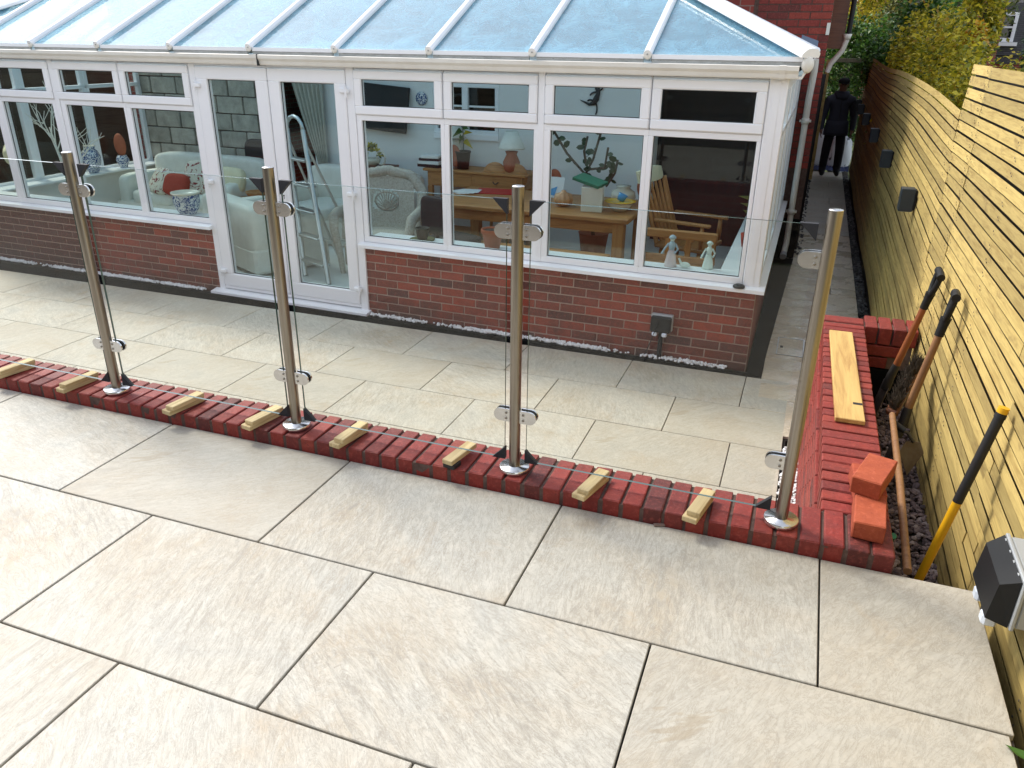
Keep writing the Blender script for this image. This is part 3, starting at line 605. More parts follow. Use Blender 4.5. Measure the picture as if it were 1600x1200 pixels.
# glazed units
def ring(mb, u0, u1, z0, z1, w_, v0, v1, wb=None, b=.006):
    wb = wb or w_
    mb.cbox(u0, u1, v0, v1, z0, z0+wb, b); mb.cbox(u0, u1, v0, v1, z1-w_, z1, b)
    mb.cbox(u0, u0+w_, v0, v1, z0+wb-.004, z1-w_+.004, b); mb.cbox(u1-w_, u1, v0, v1, z0+wb-.004, z1-w_+.004, b); return mb
def pane(parent, u0, u1, z0, z1, v, name='pane', mt='pane_glass'):
    gk = MB(); g = .006
    for q in ((u0-.001, u1+.001, z0-.001, z0+g), (u0-.001, u1+.001, z1-g, z1+.001), (u0-.001, u0+g, z0+g, z1-g), (u1-g, u1+.001, z0+g, z1-g)): gk.box(q[0], q[1], v-.006, v-.001, q[2], q[3])
    cpart(gk, 'gasket', 'gasket', parent)
    return cpart(MB().box(u0-.012, u1+.012, v, v+.022, z0-.012, z1+.012), name, mt, parent)
ZT = 1.335
def fixed_window(u0, u1, p0, p1, lab=None):            # fixed light under the transom; u0..u1 frame cell, p0..p1 pane
    mb = MB(); v0, v1 = 0., .07
    mb.cbox(u0, u1, v0, v1, -.122, -.07, .004); mb.cbox(u0, u1, v0, v1, .93, .976, .004)
    mb.cbox(u0, p0, v0, v1, -.0705, .9305, .004); mb.cbox(p1, u1, v0, v1, -.0705, .9305, .004)
    f = cpart(mb, 'window', 'upvc'); pane(f, p0, p1, -.07, .93, .026); return f
def top_light(u0, u1):
    fr = cpart(ring(MB(), u0-.0035, u1+.0035, .9765, ZT+.012, .035, .003, .068), 'top_light', 'upvc')
    mb = ring(MB(), u0, u1, .9785, ZT-.004, .072, -.022, .04, b=.009); cpart(mb, 'sash', 'upvc', fr)
    pane(fr, u0+.072, u1-.072, 1.0505, ZT-.076, .004); return fr
for u0, u1, p0, p1 in ((-3.458, -2.620, -3.408, -2.658), (-2.620, -1.783, -2.580, -1.838), (-1.771, -.923, -1.70, -.960), (-.923, -.112, -.886, -.142),
                       (-6.063, -5.214, -6.003, -5.232), (-6.926, -6.063, -6.862, -6.093), (-7.84, -6.99, -7.765, -7.045), (-8.72, -7.84, -8.64, -7.885)):
    fixed_window(u0, u1, p0, p1)
for u0, u1 in ((-3.455, -2.630), (-2.617, -1.810), (-1.747, -.928), (-.918, -.112), (-6.062, -5.222), (-6.924, -6.076), (-7.84, -6.995), (-8.72, -7.855)): top_light(u0, u1)
for a, b in ((-1.805, -1.752), (-6.988, -6.930)): cpart(MB().cbox(a, b, -.006, .08, -.122, ZT+.02, .004), 'mullion_post', 'upvc')
cpart(MB().cbox(-.108, .018, -.008, .12, -.1385, ZT+.02, .006).cbox(-.075, -.03, -.012, -.0075, -.12, ZT, .002), 'corner_post', 'upvc')
cpart(MB().cbox(UL-.018, UL+.125, -.008, .12, -.1385, ZT+.02, .006), 'corner_post', 'upvc')
# double doors
cpart(MB().cbox(-5.213, -5.143, -.006, .08, -.80, ZT+.02, .004), 'door_jamb', 'upvc'); cpart(MB().cbox(-3.538, -3.460, -.006, .08, -.80, ZT+.02, .004), 'door_jamb', 'upvc')
cpart(MB().cbox(-5.143, -3.538, 0, .08, ZT-.008, ZT+.02, .004), 'door_head', 'upvc')
cpart(MB().add([(-5.27, -.085, -.815), (-3.44, -.085, -.815), (-3.44, -.085, -.79), (-5.27, -.085, -.79), (-5.27, .09, -.765), (-3.44, .09, -.765), (-5.27, .09, -.815), (-3.44, .09, -.815)],
      [(0, 1, 2, 3), (3, 2, 5, 4), (0, 6, 7, 1), (0, 3, 4, 6), (1, 7, 5, 2), (4, 5, 7, 6)]), 'threshold', 'upvc')
cpart(MB().cbox(-5.143, -3.538, .0, .08, -.765, -.732, .004), 'door_bottom_rail', 'upvc')
for (u0, u1, p0, p1, hu) in ((-5.140, -4.346, -5.012, -4.478, -5.125), (-4.338, -3.541, -4.213, -3.655, -3.545)):
    mb = MB(); v0, v1 = -.016, .055
    mb.cbox(u0, u1, v0, v1, -.728, -.60, .008); mb.cbox(u0, u1, v0, v1, 1.217, 1.327, .008); mb.cbox(u0, p0, v0, v1, -.604, 1.221, .008); mb.cbox(p1, u1, v0, v1, -.604, 1.221, .008)
    d = cpart(mb, 'door', 'upvc'); pane(d, p0, p1, -.60, 1.217, .012)
    for z in (1.165, .30, -.575): 
        cpart(MB().cbox(hu-.042, hu+.042, -.05, -.014, z-.02, z+.02, .008).tube([(hu+(.02 if hu > -4 else -.02), -.04, z-.055), (hu+(.02 if hu > -4 else -.02), -.04, z+.03)], .011, 10), 'hinge', 'upvc', d)
    if u1 > -4:
        hp = cpart(MB().cbox(-4.306, -4.262, -.022, -.0155, .10, .33, .003), 'handle_plate', 'upvc', d); cpart(MB().tube([(-4.284, -.0225, .232), (-4.284, -.0235, .232)], .008, 10).box(-4.287, -4.281, -.0237, -.022, .20, .23), 'keyhole', 'rubber', d)
# side glazing towards the path
vs_ = [.125, 1.05, 1.99, 2.93, 3.86]
for a, b in zip(vs_, vs_[1:]):
    f = cpart(MB().cbox(-.055, .012, a, b, -.138, -.07, .004).cbox(-.055, .012, a, b, .93, .976, .004).cbox(-.055, .012, a, a+.06, -.07, ZT, .004).cbox(-.055, .012, b-.06, b, -.07, ZT, .004).cbox(-.055, .016, a+.01, b-.01, ZT-.07, ZT+.01, .004), 'side_window', 'upvc')
    cpart(MB().box(-.03, -.01, a+.055, b-.055, -.075, .935), 'pane', 'pane_glass', f); cpart(MB().box(-.03, -.01, a+.055, b-.055, .97, ZT-.06), 'pane', 'pane_glass', f)
vl = [.125, 1.05, 1.99, 2.94]
for a, b in zip(vl, vl[1:]):
    f = cpart(MB().cbox(UL, UL+.06, a, b, -.165, -.07, .004).cbox(UL, UL+.06, a, b, .93, .976, .004).cbox(UL, UL+.06, a, a+.06, -.07, ZT, .004).cbox(UL, UL+.06, b-.06, b, -.07, ZT, .004).cbox(UL, UL+.06, a, b, ZT-.07, ZT+.01, .004), 'side_window', 'upvc')
    cpart(MB().box(UL+.02, UL+.04, a+.055, b-.055, -.075, .935), 'pane', 'pane_glass', f); cpart(MB().box(UL+.02, UL+.04, a+.055, b-.055, .97, ZT-.06), 'pane', 'pane_glass', f)
# eaves beam, gutter
cpart(MB().box(UL, 0, -.003, .09, ZT+.0205, 1.44), 'eaves_beam', 'upvc'); cpart(MB().box(-.09, 0, .09, 3.87, ZT+.0205, 1.44), 'eaves_beam', 'upvc'); cpart(MB().box(UL, UL+.09, .09, 2.94, ZT+.0205, 1.44), 'eaves_beam', 'upvc')
GP = [(-.022, 1.352), (-.10, 1.352), (-.106, 1.362), (-.112, 1.385), (-.128, 1.405), (-.130, 1.432), (-.122, 1.436), (-.118, 1.41), (-.10, 1.388), (-.095, 1.37), (-.022, 1.37)]
def gutter_run(u0, u1): return MB().add([(u0, a, z) for a, z in GP]+[(u1, a, z) for a, z in GP], [(i, (i+1) % 11, 11+(i+1) % 11, 11+i) for i in range(11)]+[tuple(range(11)), tuple(range(11, 22))[::-1]])
gt = cpart(gutter_run(UL-.1, .075), 'gutter', 'upvc_cream')
for u in (-4.36, .0-.03): cpart(MB().add([(u-.022, a-.004, z-.003 if z < 1.4 else z+.003) for a, z in GP[:7]]+[(u+.022, a-.004, z-.003 if z < 1.4 else z+.003) for a, z in GP[:7]], [(i, i+1, 8+i, 7+i) for i in range(6)]), 'union_clip', 'upvc_cream', gt)
cpart(MB().box(-4.335, -4.331, -.136, -.02, 1.347, 1.44), 'joint', 'gasket', gt)
mb = MB(); mb.add([(.016-a-.016, v, z) for v in (-.1, 3.84) for a, z in GP], [(i, (i+1) % 11, 11+(i+1) % 11, 11+i) for i in range(11)]+[tuple(range(11)), tuple(range(11, 22))[::-1]])
gs = cpart(mb, 'gutter', 'upvc_cream')
mb = MB(); rr = random.Random(2)
for i in range(420):
    v = rr.uniform(-.1, 2.6); mb.tube([(.075, v, 1.40), (.075+rr.uniform(-.05, .055), v+rr.uniform(-.03, .03), 1.42+rr.uniform(0, .05))], .0022, 4, False)
cpart(mb, 'leaf_guard_brush', 'rubber', gs)
# roof
PT = math.tan(R_(24.5)); EZ, EV = 1.475, -.095; RV = 1.43; RZ = EZ+(RV-EV)*PT; SR = RV-EV
uR, uL = .12, UL-.12; BV2 = 2*RV-EV
def rz_(v): return EZ+(v-EV)*PT
rafters = [-7.90, -7.035, -6.17, -5.30, -4.425, -3.56, -2.69, -1.825, -.955]
def rbar(name, a, b, w_, h, mt='upvc', parent=C_, up=.012):
    a, b = Vector(a), Vector(b); d = (b-a).normalized(); s = d.cross(Vector((0, 0, 1))).normalized(); n = s.cross(d)
    prof = [(-w_/2, 0), (-w_/2, h*.45), (-w_*.30, h*.9), (-w_*.12, h), (w_*.12, h), (w_*.30, h*.9), (w_/2, h*.45), (w_/2, 0)]
    v = [a+s*x+n*(z+up) for x, z in prof]+[b+s*x+n*(z+up) for x, z in prof]
    return cpart(MB().add(v, [(i, (i+1) % 8, 8+(i+1) % 8, 8+i) for i in range(8)]+[tuple(range(8))[::-1], tuple(range(8, 16))]), name, mt, parent)
hipR_top, hipL_top = uR-SR, uL+SR
def vmax(u): return RV if hipL_top <= u <= hipR_top else (EV+(uR-u) if u > hipR_top else EV+(u-uL))
for u in rafters:
    vt = vmax(u); rb = rbar('rafter', (u, EV-.012, rz_(EV-.012)), (u, vt, rz_(vt)), .058, .042)
    cpart(MB().lathe([(.03, -.004), (.031, .004), (.022, .009), (0, .009)], n=14, M=Matrix.Translation((u, EV-.014, EZ+.012)) @ Matrix.Rotation(R_(90), 4, 'X')), 'end_cap', 'upvc_cream', rb)
    cpart(MB().lathe([(.006, 0), (.006, .004), (0, .004)], n=8, M=Matrix.Translation((u, EV-.0232, EZ+.016)) @ Matrix.Rotation(R_(90), 4, 'X')), 'screw', 'alu_dirty', rb)
    rbar('rafter', (u, BV2, rz_(EV)), (u, 2*RV-vt, rz_(vt)), .058, .042)
    cpart(MB().box(u-.004, u+.004, EV+.01, min(vt, RV)-.02, 0, .001), 'x', 'gasket') if False else None
rbar('hip_bar', (uR+.01, EV-.01, EZ), (hipR_top, RV, RZ), .15, .06); rbar('hip_bar', (uL, EV, EZ), (hipL_top, RV, RZ), .12, .055)
rbar('hip_bar', (uR, BV2, EZ), (hipR_top, RV, RZ), .12, .055); rbar('hip_bar', (uL, BV2, EZ), (hipL_top, RV, RZ), .12, .055)
cpart(MB().lathe([(.04, -.012), (.046, .01), (.036, .025), (0, .025)], n=16, M=Matrix.Translation((uR+.0, EV-.0, EZ-.03)) @ Matrix.Rotation(R_(45), 4, 'Z') @ Matrix.Rotation(R_(90), 4, 'X'), sy=1.2), 'hip_end_cap', 'upvc_cream')
rbar('ridge', (hipL_top, RV, RZ), (hipR_top, RV, RZ), .16, .09)
def roof_pane(poly): 
    n = Vector(poly[1])-Vector(poly[0]); m_ = Vector(poly[2])-Vector(poly[0]); nn = n.cross(m_).normalized()*.016; k = len(poly)
    v = [Vector(p) for p in poly]+[Vector(p)-nn for p in poly]
    c = sum((Vector(p) for p in poly), Vector())/k
    mb = MB().add([p-c for p in v], [tuple(range(k)), tuple(range(k, 2*k))[::-1]]+[(i, (i+1) % k, k+(i+1) % k, k+i) for i in range(k)])
    return cpart(mb, 'roof_pane', 'roof_glass', loc=c)
us = [uL]+rafters+[uR]
for back in (0, 1):
    for a, b in zip(us, us[1:]):
        pts = [(a, EV), (b, EV)]; tb, ta = vmax(b), vmax(a)
        pts.append((b, tb))
        for ut in (hipR_top, hipL_top):
            if a < ut < b: pts.append((ut, RV))
        pts.append((a, ta)); q = []
        for u, v in pts:
            if not any(abs(u-x)+abs(v-y) < 1e-4 for x, y in q): q.append((u, v))
        if back: q = [(u, 2*RV-v) for u, v in q][::-1]
        roof_pane([(u, v, rz_(v if not back else 2*RV-v)+.010) for u, v in q])
for sgn, ue, ut in ((1, uR, hipR_top), (-1, uL, hipL_top)):
    cuts = [EV, EV+SR*.5, RV, RV+SR*.5, BV2]
    for a, b in zip(cuts, cuts[1:]):
        f = lambda v: ue-sgn*(SR-abs(v-RV))
        q = [(ue, a, EZ+.01), (ue, b, EZ+.01), (f(b), b, EZ+(SR-abs(b-RV))*PT+.01), (f(a), a, EZ+(SR-abs(a-RV))*PT+.01)]; q2 = []
        for p in q:
            if not any((Vector(p)-Vector(x)).length < 1e-3 for x in q2): q2.append(p)
        roof_pane(q2 if sgn > 0 else q2[::-1])
        if a > EV: rbar('rafter', (ue, a, EZ), (f(a), a, EZ+(SR-abs(a-RV))*PT), .058, .042)
for u0, u1 in zip(us, us[1:]):                          # pane end trims over the gutter, soiled
    cpart(MB().box(u0+(.03 if u0 > uL else 0), u1-.03, EV-.006, EV+.03, EZ-.014, EZ+.016), 'glazing_trim', 'upvc')
    cpart(MB().box(u0+(.03 if u0 > uL else 0), u1-.03, EV+.001, EV+.02, EZ-.045, EZ-.0145), 'eaves_closure', 'alu_dirty')
cpart(MB().box(-1.5, .1, BV2+.03, 3.86, 1.441, 1.49), 'flat_roof', 'upvc_cream')
cpart(MB().add([(-.05, 3.70, 1.50), (.13, 3.70, 1.47), (.13, 3.845, 1.60), (-.05, 3.845, 1.66)], [(0, 1, 2, 3)]), 'flashing', 'lead')
# downpipe at the house corner
dp = thing('downpipe', 'white plastic rainwater pipe down the brick house corner by the side path', 'pipe')
MB().tube([(1.47, 7.93, 1.42), (1.475, 7.95, 1.30), (1.462, 8.03, 1.0), (1.462, 8.04, .75)], .036, 14).tube([(1.462, 8.04, .78), (1.462, 8.04, -.50), (1.462, 8.0, -.62), (1.452, 7.85, -.72)], .034, 14).obj('pipe', 'upvc_cream', dp)
for z in (.77, -.25): MB().lathe([(.042, -.03), (.044, 0), (.042, .03)], (1.462, 8.04, z), 16).box(1.40, 1.524, 8.045, 8.10, z-.012, z+.012).obj('bracket', 'upvc_cream', dp)
MB().tube([(1.452, 7.86, -.715), (1.45, 7.8, -.735)], [.038, .038], 14).obj('shoe', 'plastic_grey', dp)
# ---------------------------------------------------------------- brick house behind the conservatory
H_ = thing('brick_house', 'red brick house rising behind the glazed conservatory roof', 'house', CO, CA); SHEAR.add(H_.name)
HV, HP, EH = 3.885, 2.955, 3.3; UB = -1.55
mb = MB(); mb.box(UB, .225, HV+.012, HV+.25, -.95, EH)
mb.box(UB-.2, UB, HP+.012, HV+.25, -.95, EH)
mb.box(-9.2, UB-.2, HP+.02, HP+.2, 1.5, EH)                       # over the rear wall of the conservatory
mb.box(-.02, .215, HV+.25, 12.5, -.95, EH); mb.box(-9.2, -9.0, HP+.2, 12.5, -.95, EH); mb.box(-9.0, -.02, 12.3, 12.5, -.95, EH); mb.box(-9.0, -.02, HP+.2, 12.3, EH-.15, EH-.02)
hw_ = mb.obj('wall', 'brick_far', H_)
MB().add([(-9.6, 2.6, EH-.02), (.5, 2.6, EH-.02), (.5, 7.7, 6.2), (-9.6, 7.7, 6.2), (.5, 12.8, EH-.02), (-9.6, 12.8, EH-.02)], [(0, 1, 2, 3), (3, 2, 4, 5), (0, 3, 5), (1, 4, 2), (0, 5, 4, 1)]).obj('roof', 'slate_far', H_)
MB().box(-.6, .2245, HV+.004, HV+.0119, -.93, 3.2).obj('mortar_face', 'mortar', H_)
for i in range(38):                                              # the bricks that show beside and above the conservatory
    z = 3.05-i*.075; u = .2245-(.1125 if i % 2 else 0)
    if i % 2: inst('brick', brick_mesh('brick_house', .102, .1, .065, .003), hw_, (.2245-.051, HV+.05, z))
    lim = -.55 if z > 1.4 else .02
    while u > lim+.03:
        L = min(.215, u-lim)
        if z > -.33: inst('brick', brick_mesh('brick_house', round(L, 3), .1, .065, .003), hw_, (u-L/2, HV+.05+rng.uniform(-.001, .001), z))
        u -= .225
MB().box(-.1, .226, HV-.004, HV+.003, -.93, -.345).obj('black_plinth', 'black_plinth', H_)
MB().box(.2265, .40, HV+.85, 9.5, 1.52, 2.75).obj('side_soffit', 'dark_wood', H_); MB().box(.19, .225, HV-.02, HV+.004, 1.66, 1.78).obj('wall_block', 'upvc_cream', H_)
MB().tube([cw_ for cw_ in ((.43, HV+.80, 1.62), (.40, HV+.82, 1.50), (.30, HV+.84, 1.36), (.27, HV+.84, 1.26))], .03, 10).lathe([(.05, 0), (.035, -.06)], (.43, HV+.80, 1.68), 12).obj('side_pipe', 'upvc_cream', H_)
MB().tube([(.44, HV+.8, 1.66), (.445, HV+.8, 2.8)], .028, 10).obj('side_pipe', 'plastic_black', H_)
MB().tube([(.232, HV+.5, 1.25), (.215, HV+.5, -.93)], .035, 10).obj('soil_pipe', 'plastic_black', H_)
# rear wall seen through the glazing: white plaster, rough blocks, curtained opening
mb = MB(); mb.box(-5.95, -4.16, HP, HP+.1, -.74, 1.5); mb.box(-4.16, -3.30, HP, HP+.1, -.74, .52); mb.box(-4.16, -3.30, HP, HP+.1, 1.10, 1.5); mb.box(-3.30, UB, HP, HP+.1, -.74, 1.5)
mb.box(-6.6, -5.95, HP, HP+.1, 1.15, 1.5); mb.obj('plaster_wall', 'plaster', H_)
MB().box(UB+.005, UB+.02, HP, HV-.1, -.74, 1.44).obj('return_wall', 'plaster', H_)
MB().box(UB, -.1, HV-.05, HV-.005, -.74, 1.44).obj('garden_door', 'maroon', H_)
MB().box(-8.86, -6.6, HP+.02, HP+.1, -.74, 1.5).obj('mortar_bed', 'mortar', H_); MB().box(UL+.1105, UL+.125, .12, 2.94, -.74, -.126).obj('wall_lining', 'plaster', C_)
for i in range(10):
    z = -.74+i*.225; u = -8.84+(.225 if i % 2 else 0)
    if i % 2: inst('stone_block', MB().cbox(-.106, .106, -.02, .02, -.105, .105, .01).mesh('stone_block', 'block_stone'), H_, (-8.735, HP+.01, z+.11))
    while u < -6.65:
        L = min(.44, -6.6-u)
        if L > .06: inst('stone_block', brick_mesh('block_stone', round(L-.012, 3), .05, .213, .008), H_, (u+L/2, HP+.018+rng.uniform(-.004, .004), z+.11))
        u += .45
hwn = MB().box(-4.16, -3.30, HP-.03, HP-.001, .46, .52).obj('rear_window', 'upvc', H_)
ring(MB(), -4.16, -3.30, .52, 1.10, .05, HP-.01, HP+.06).cbox(-3.78, -3.70, HP-.01, HP+.05, .565, 1.055, .004).box(-4.11, -3.785, HP+.004, HP+.03, .83, .85).box(-3.695, -3.35, HP+.004, HP+.03, .83, .85).obj('frame', 'upvc', hwn)
MB().box(-4.12, -3.34, HP+.035, HP+.045, .56, 1.06).obj('pane', 'dark_glass', hwn)
MB().box(UL+.1, -.11, .11, HP, -.80, -.74).box(UB, -.11, HP, HV-.06, -.80, -.74).obj('room_floor', 'floor_white', C_)
for a, b in ((-3.46, -.11), (UL+.11, -5.215)): cpart(MB().cbox(a, b, .075, .29, -.125, -.095, .006), 'window_board', 'upvc')
cpart(MB().cbox(-.31, -.06, .30, 3.8, -.125, -.098, .006), 'window_board', 'upvc'); cpart(MB().cbox(UL+.062, UL+.3, .295, 2.94, -.125, -.098, .006), 'window_board', 'upvc')
# socket on the dwarf wall, corner foot on the sill
sk = inside('outdoor_socket', 'dark grey double outdoor socket on the red brick dwarf wall', 'socket', -.69, BV, -.51)
MB().cbox(-.088, .088, -.045, .0, -.06, .075, .006).obj('back_box', 'plastic_grey', sk); MB().cbox(-.082, .082, -.085, -.0455, -.065, .066, .01).obj('lid', 'plastic_black', sk)
for x in (-.045, .035): MB().cbox(x-.02, x+.02, -.09, -.05, -.10, -.066, .008).obj('latch', 'tab_white', sk)
MB().tube([(.0, -.03, -.06), (.0, -.028, -.30)], .019, 12).obj('conduit', 'plastic_black', sk)
MB().tube(bent((-.02, -.095, .02), (-.05, -.10, -.1), (-.12, -.03, -.30), 8), .0035, 6).obj('cable', 'cable', sk)
sf = inside('rubber_disc', 'small round black rubber disc left on the white corner sill', 'rubber disc', -.13, -.035, -.1345)
MB().lathe([(.045, 0), (.045, .012), (.03, .022), (0, .022)], n=20).obj('disc', 'rubber', sf)
# ---------------------------------------------------------------- loose things on and behind the planter wall
def fpt(px, py, x):                                             # pixel -> point on the plane at x
    d = ray(px, py); return CL+d*((x-CL.x)/d.x)
LB = MB().cbox(-.051, .051, -.1075, .1075, 0, .065, .004)
r_ = random.Random(5); LB.v = [(x+r_.uniform(-.002, .002), y+r_.uniform(-.002, .002), z+r_.uniform(-.001, .001)) for x, y, z in LB.v]; LBm = LB.mesh('loose_brick', 'brick_loose')
inst('loose_brick', LBm, None, (1.941, .772, .0625), (0, 0, R_(-3)), 'orange brick lying on the coping at the planter corner', 'brick', 'loose orange bricks')
inst('loose_brick', LBm, None, (1.945, .985, .0625), (0, 0, R_(4)), 'orange brick lying under another orange brick on the planter wall', 'brick', 'loose orange bricks')
inst('loose_brick', LBm, None, (1.952, .945, .1285), (0, 0, R_(-17)), 'topmost orange brick, turned askew on two others', 'brick', 'loose orange bricks')
p = thing('pine_plank', 'knotty pine board lying flat along the planter wall', 'plank', (1.893, 2.18, .0625), R_(1))
mb = MB(); n = 8
for i in range(n): mb.cbox(-.061+.002*math.sin(i*2), .061+.0015*math.sin(i*3.1), -.6+1.2*i/n-(0.0003 if i else 0), -.6+1.2*(i+1)/n, 0, .022, .0015)
mb = MB().cbox(-.061, .061, -.6, .6, 0, .022, .003); mb.obj('board', 'plank_pine', p)
mb = MB().cbox(-.012, .028, -.012, .012, .0222, .0228, .0001); mb.obj('knot', 'rubber', None).parent = p; bpy.data.objects['knot'].location = (.03, -.42, 0)
# spades: shaft with socketed black grip and blade in the trough
def spade(label, top, foot, shaft_mat, roll, gr):
    top, foot = Vector(top), Vector(foot); L = (top-foot).length; q = (top-foot).to_track_quat('Z', 'Y')
    s = thing('spade', label, 'spade', foot, 0, gr); s.rotation_mode = 'QUATERNION'; s.rotation_quaternion = q @ Euler((0, 0, roll)).to_quaternion()
    MB().tube([(0, 0, .26), (0, 0, .5), (0, 0, L-.15)], [.0195, .0185, .0165], 14).obj('shaft', shaft_mat, s)
    mb = MB(); mb.tube([(0, 0, L-.21), (0, 0, L-.16), (0, 0, L-.12)], [.0205, .021, .025], 12)
    mb.tube(bent((0, 0, L-.14), (.045, 0, L-.10), (.045, 0, L-.02), 6), .0145, 10).tube(bent((0, 0, L-.14), (-.045, 0, L-.10), (-.045, 0, L-.02), 6), .0145, 10)
    mb.tube([(-.06, 0, L-.012), (0, 0, L-.008), (.06, 0, L-.012)], .0195, 12); mb.obj('grip', 'plastic_black', s)
    mb = MB(); mb.tube([(0, 0, .24), (0, .004, .33), (0, 0, .40)], [.026, .023, .021], 12); mb.obj('socket', 'dark_metal', s)
    v = []; f = []
    for i in range(9):
        z = .26-.26*i/8; hw = .085 if i < 6 else .085-.018*(i-5)
        for j in range(7): t_ = j/6*2-1; v.append((t_*hw, .018*t_*t_-.012, z))
    k = len(v); v += [(a, b+.004, c) for a, b, c in v]
    for i in range(8):
        for j in range(6): a = i*7+j; f.append((a, a+1, a+8, a+7)); f.append((k+a, k+a+7, k+a+8, k+a+1))
    rim = [i*7 for i in range(9)]+[56+j for j in range(1, 7)]+[(8-i)*7+6 for i in range(1, 9)]+[6-j for j in range(1, 6)]
    for a, b in zip(rim, rim[1:]+rim[:1]): f.append((a, b, k+b, k+a))
    MB().add(v, f, True).obj('blade', 'rusty', s)
spade('spade with orange wooden shaft leaning on the pine fence', fpt(1470, 425, 2.285), (2.12, 2.72, -.43), 'handle_orange', R_(30), 'spades leaning in the trough')
spade('spade with dirty brown shaft leaning on the pine fence', fpt(1495, 458, 2.285), (2.14, 2.08, -.43), 'handle_wood', R_(160), 'spades leaning in the trough')
# broom standing head up
br = thing('broom', 'worn broom with dark bristles pointing up, leaning in the trough', 'broom')
a = on_z(1418, 893, -.40); a = fpt(1418, 893, 2.075); a.z = max(a.z, -.42); b = fpt(1394, 648, 2.10); 
MB().tube([a, a.lerp(b, .5)+Vector((.004, .01, 0)), b], [.0135, .0145, .0135], 12).obj('handle', 'handle_wood', br)
c = fpt(1395, 640, 2.13); d = fpt(1432, 572, 2.24); ax = (d-c).normalized()
M = Matrix.Translation((c+d)/2) @ ax.to_track_quat('X', 'Z').to_matrix().to_4x4(); L = (d-c).length/2+.02
MB().cbox(-L, L, -.028, .028, -.03, .008, .008, M).obj('head', 'dark_wood', br)
mb = MB(); rr = random.Random(4)
for i in range(520):
    x = rr.uniform(-L+.01, L-.01); y = rr.uniform(-.022, .022); mb.tube([(x, y, .006), (x+rr.gauss(0, .01), y+rr.gauss(0, .012), .06+rr.uniform(0, .02))], .0016, 3, False, M=M)
mb.obj('bristles', 'bark', br)
# yellow shafted tool, trowel, green cane
yt = thing('digging_bar', 'yellow fibreglass tool shaft with long black grip leaning on the fence', 'tool')
t_ = fpt(1568, 640, 2.29); b_ = fpt(1452, 872, 2.19); dd = (b_-t_); e_ = t_+dd*1.35; g_ = t_+dd*.62
MB().tube([t_+dd*.02, t_+dd*.6], .0165, 14).tube([t_+dd*.028, t_+dd*.05], .0185, 14).obj('grip', 'rubber', yt)
MB().tube([t_-dd*.012, t_+dd*.02], .0172, 14).obj('end_cap', 'yellow_fibre', yt); MB().tube([t_+dd*.6, e_], .0155, 14).obj('shaft', 'yellow_fibre', yt)
gp = fpt(1392, 800, 2.035); MB().tube([(2.038, gp.y+.25, -.42), (2.036, gp.y, -.15), (2.034, gp.y-.15, .02)], .011, 10).obj('garden_cane', 'green_plastic', None, label='green plastic cane against the inside of the planter wall', cat='cane')
tr_ = thing('trowel', 'pointed steel trowel standing in the trough between the spades', 'trowel', fpt(1425, 700, 2.2))
MB().prism([(-.06, -.02), (0, -.13), (.06, -.02), (.035, .03), (-.035, .03)], -.0015, .0015, Matrix.Rotation(R_(75), 4, 'X') @ Matrix.Rotation(R_(25), 4, 'Y')).obj('blade', 'rusty', tr_)
MB().tube([(-.0, .0, .03), (-.03, .0, .07), (-.05, 0, .075)], .008, 8).obj('tang', 'dark_metal', tr_); MB().tube([(-.045, 0, .078), (-.10, .02, .10)], [.014, .018], 10).obj('handle', 'plastic_black', tr_)
# weatherproof socket on the near fence
ws = thing('weatherproof_socket', 'black and grey weatherproof double socket on pine fence beside the terrace', 'socket', (FX-.003, .39, .20))
MB().cbox(-.05, 0, -.125, .115, -.075, .075, .006).obj('back_box', 'plastic_grey', ws); MB().cbox(-.062, -.0505, -.13, .12, -.08, .08, .004).obj('frame', 'plastic_grey', ws)
MB().add([(-.064, -.12, -.078), (-.064, .115, -.078), (-.064, .115, .074), (-.064, -.12, .074), (-.118, -.105, -.07), (-.118, .10, -.07), (-.108, .10, .045), (-.108, -.105, .045)],
         [(0, 1, 2, 3), (7, 6, 5, 4), (0, 4, 5, 1), (3, 2, 6, 7), (0, 3, 7, 4), (1, 5, 6, 2)]).obj('lid', 'plastic_black', ws)
for y in (-.06, .05):
    MB().cbox(-.115, -.075, y-.021, y+.021, -.118, -.079, .008).obj('latch', 'tab_white', ws)
MB().cbox(-.10, -.07, -.02, .012, -.125, -.08, .004).obj('cable_gland', 'plastic_black', ws)
for y in (-.08, -.02, .03, .09): MB().lathe([(.008, 0), (.008, .004), (0, .004)], n=10, M=Matrix.Translation((-.063, y, .068)) @ Matrix.Rotation(R_(-90), 4, 'Y')).obj('screw', 'plastic_grey', ws)
# small litter
lf = MB().add([(0, -.03, 0), (.018, 0, .006), (0, .035, .002), (-.016, 0, .007)], [(0, 1, 2, 3)]).obj('fallen_leaf', 'leaf_green', None, loc=on_z(1593, 1180, .004), rot=(0, .1, .9), label='small green leaf fallen on the slab edge by the fence', cat='leaf')
ml = MB().cbox(-.02, .02, -.008, .008, 0, .006, .002).obj('mortar_crumb', 'mortar_dark', None, loc=on_z(1030, 821, .001), rot=(0, 0, .4), label='crumb of mortar on the slab in front of the coping', cat='crumb')

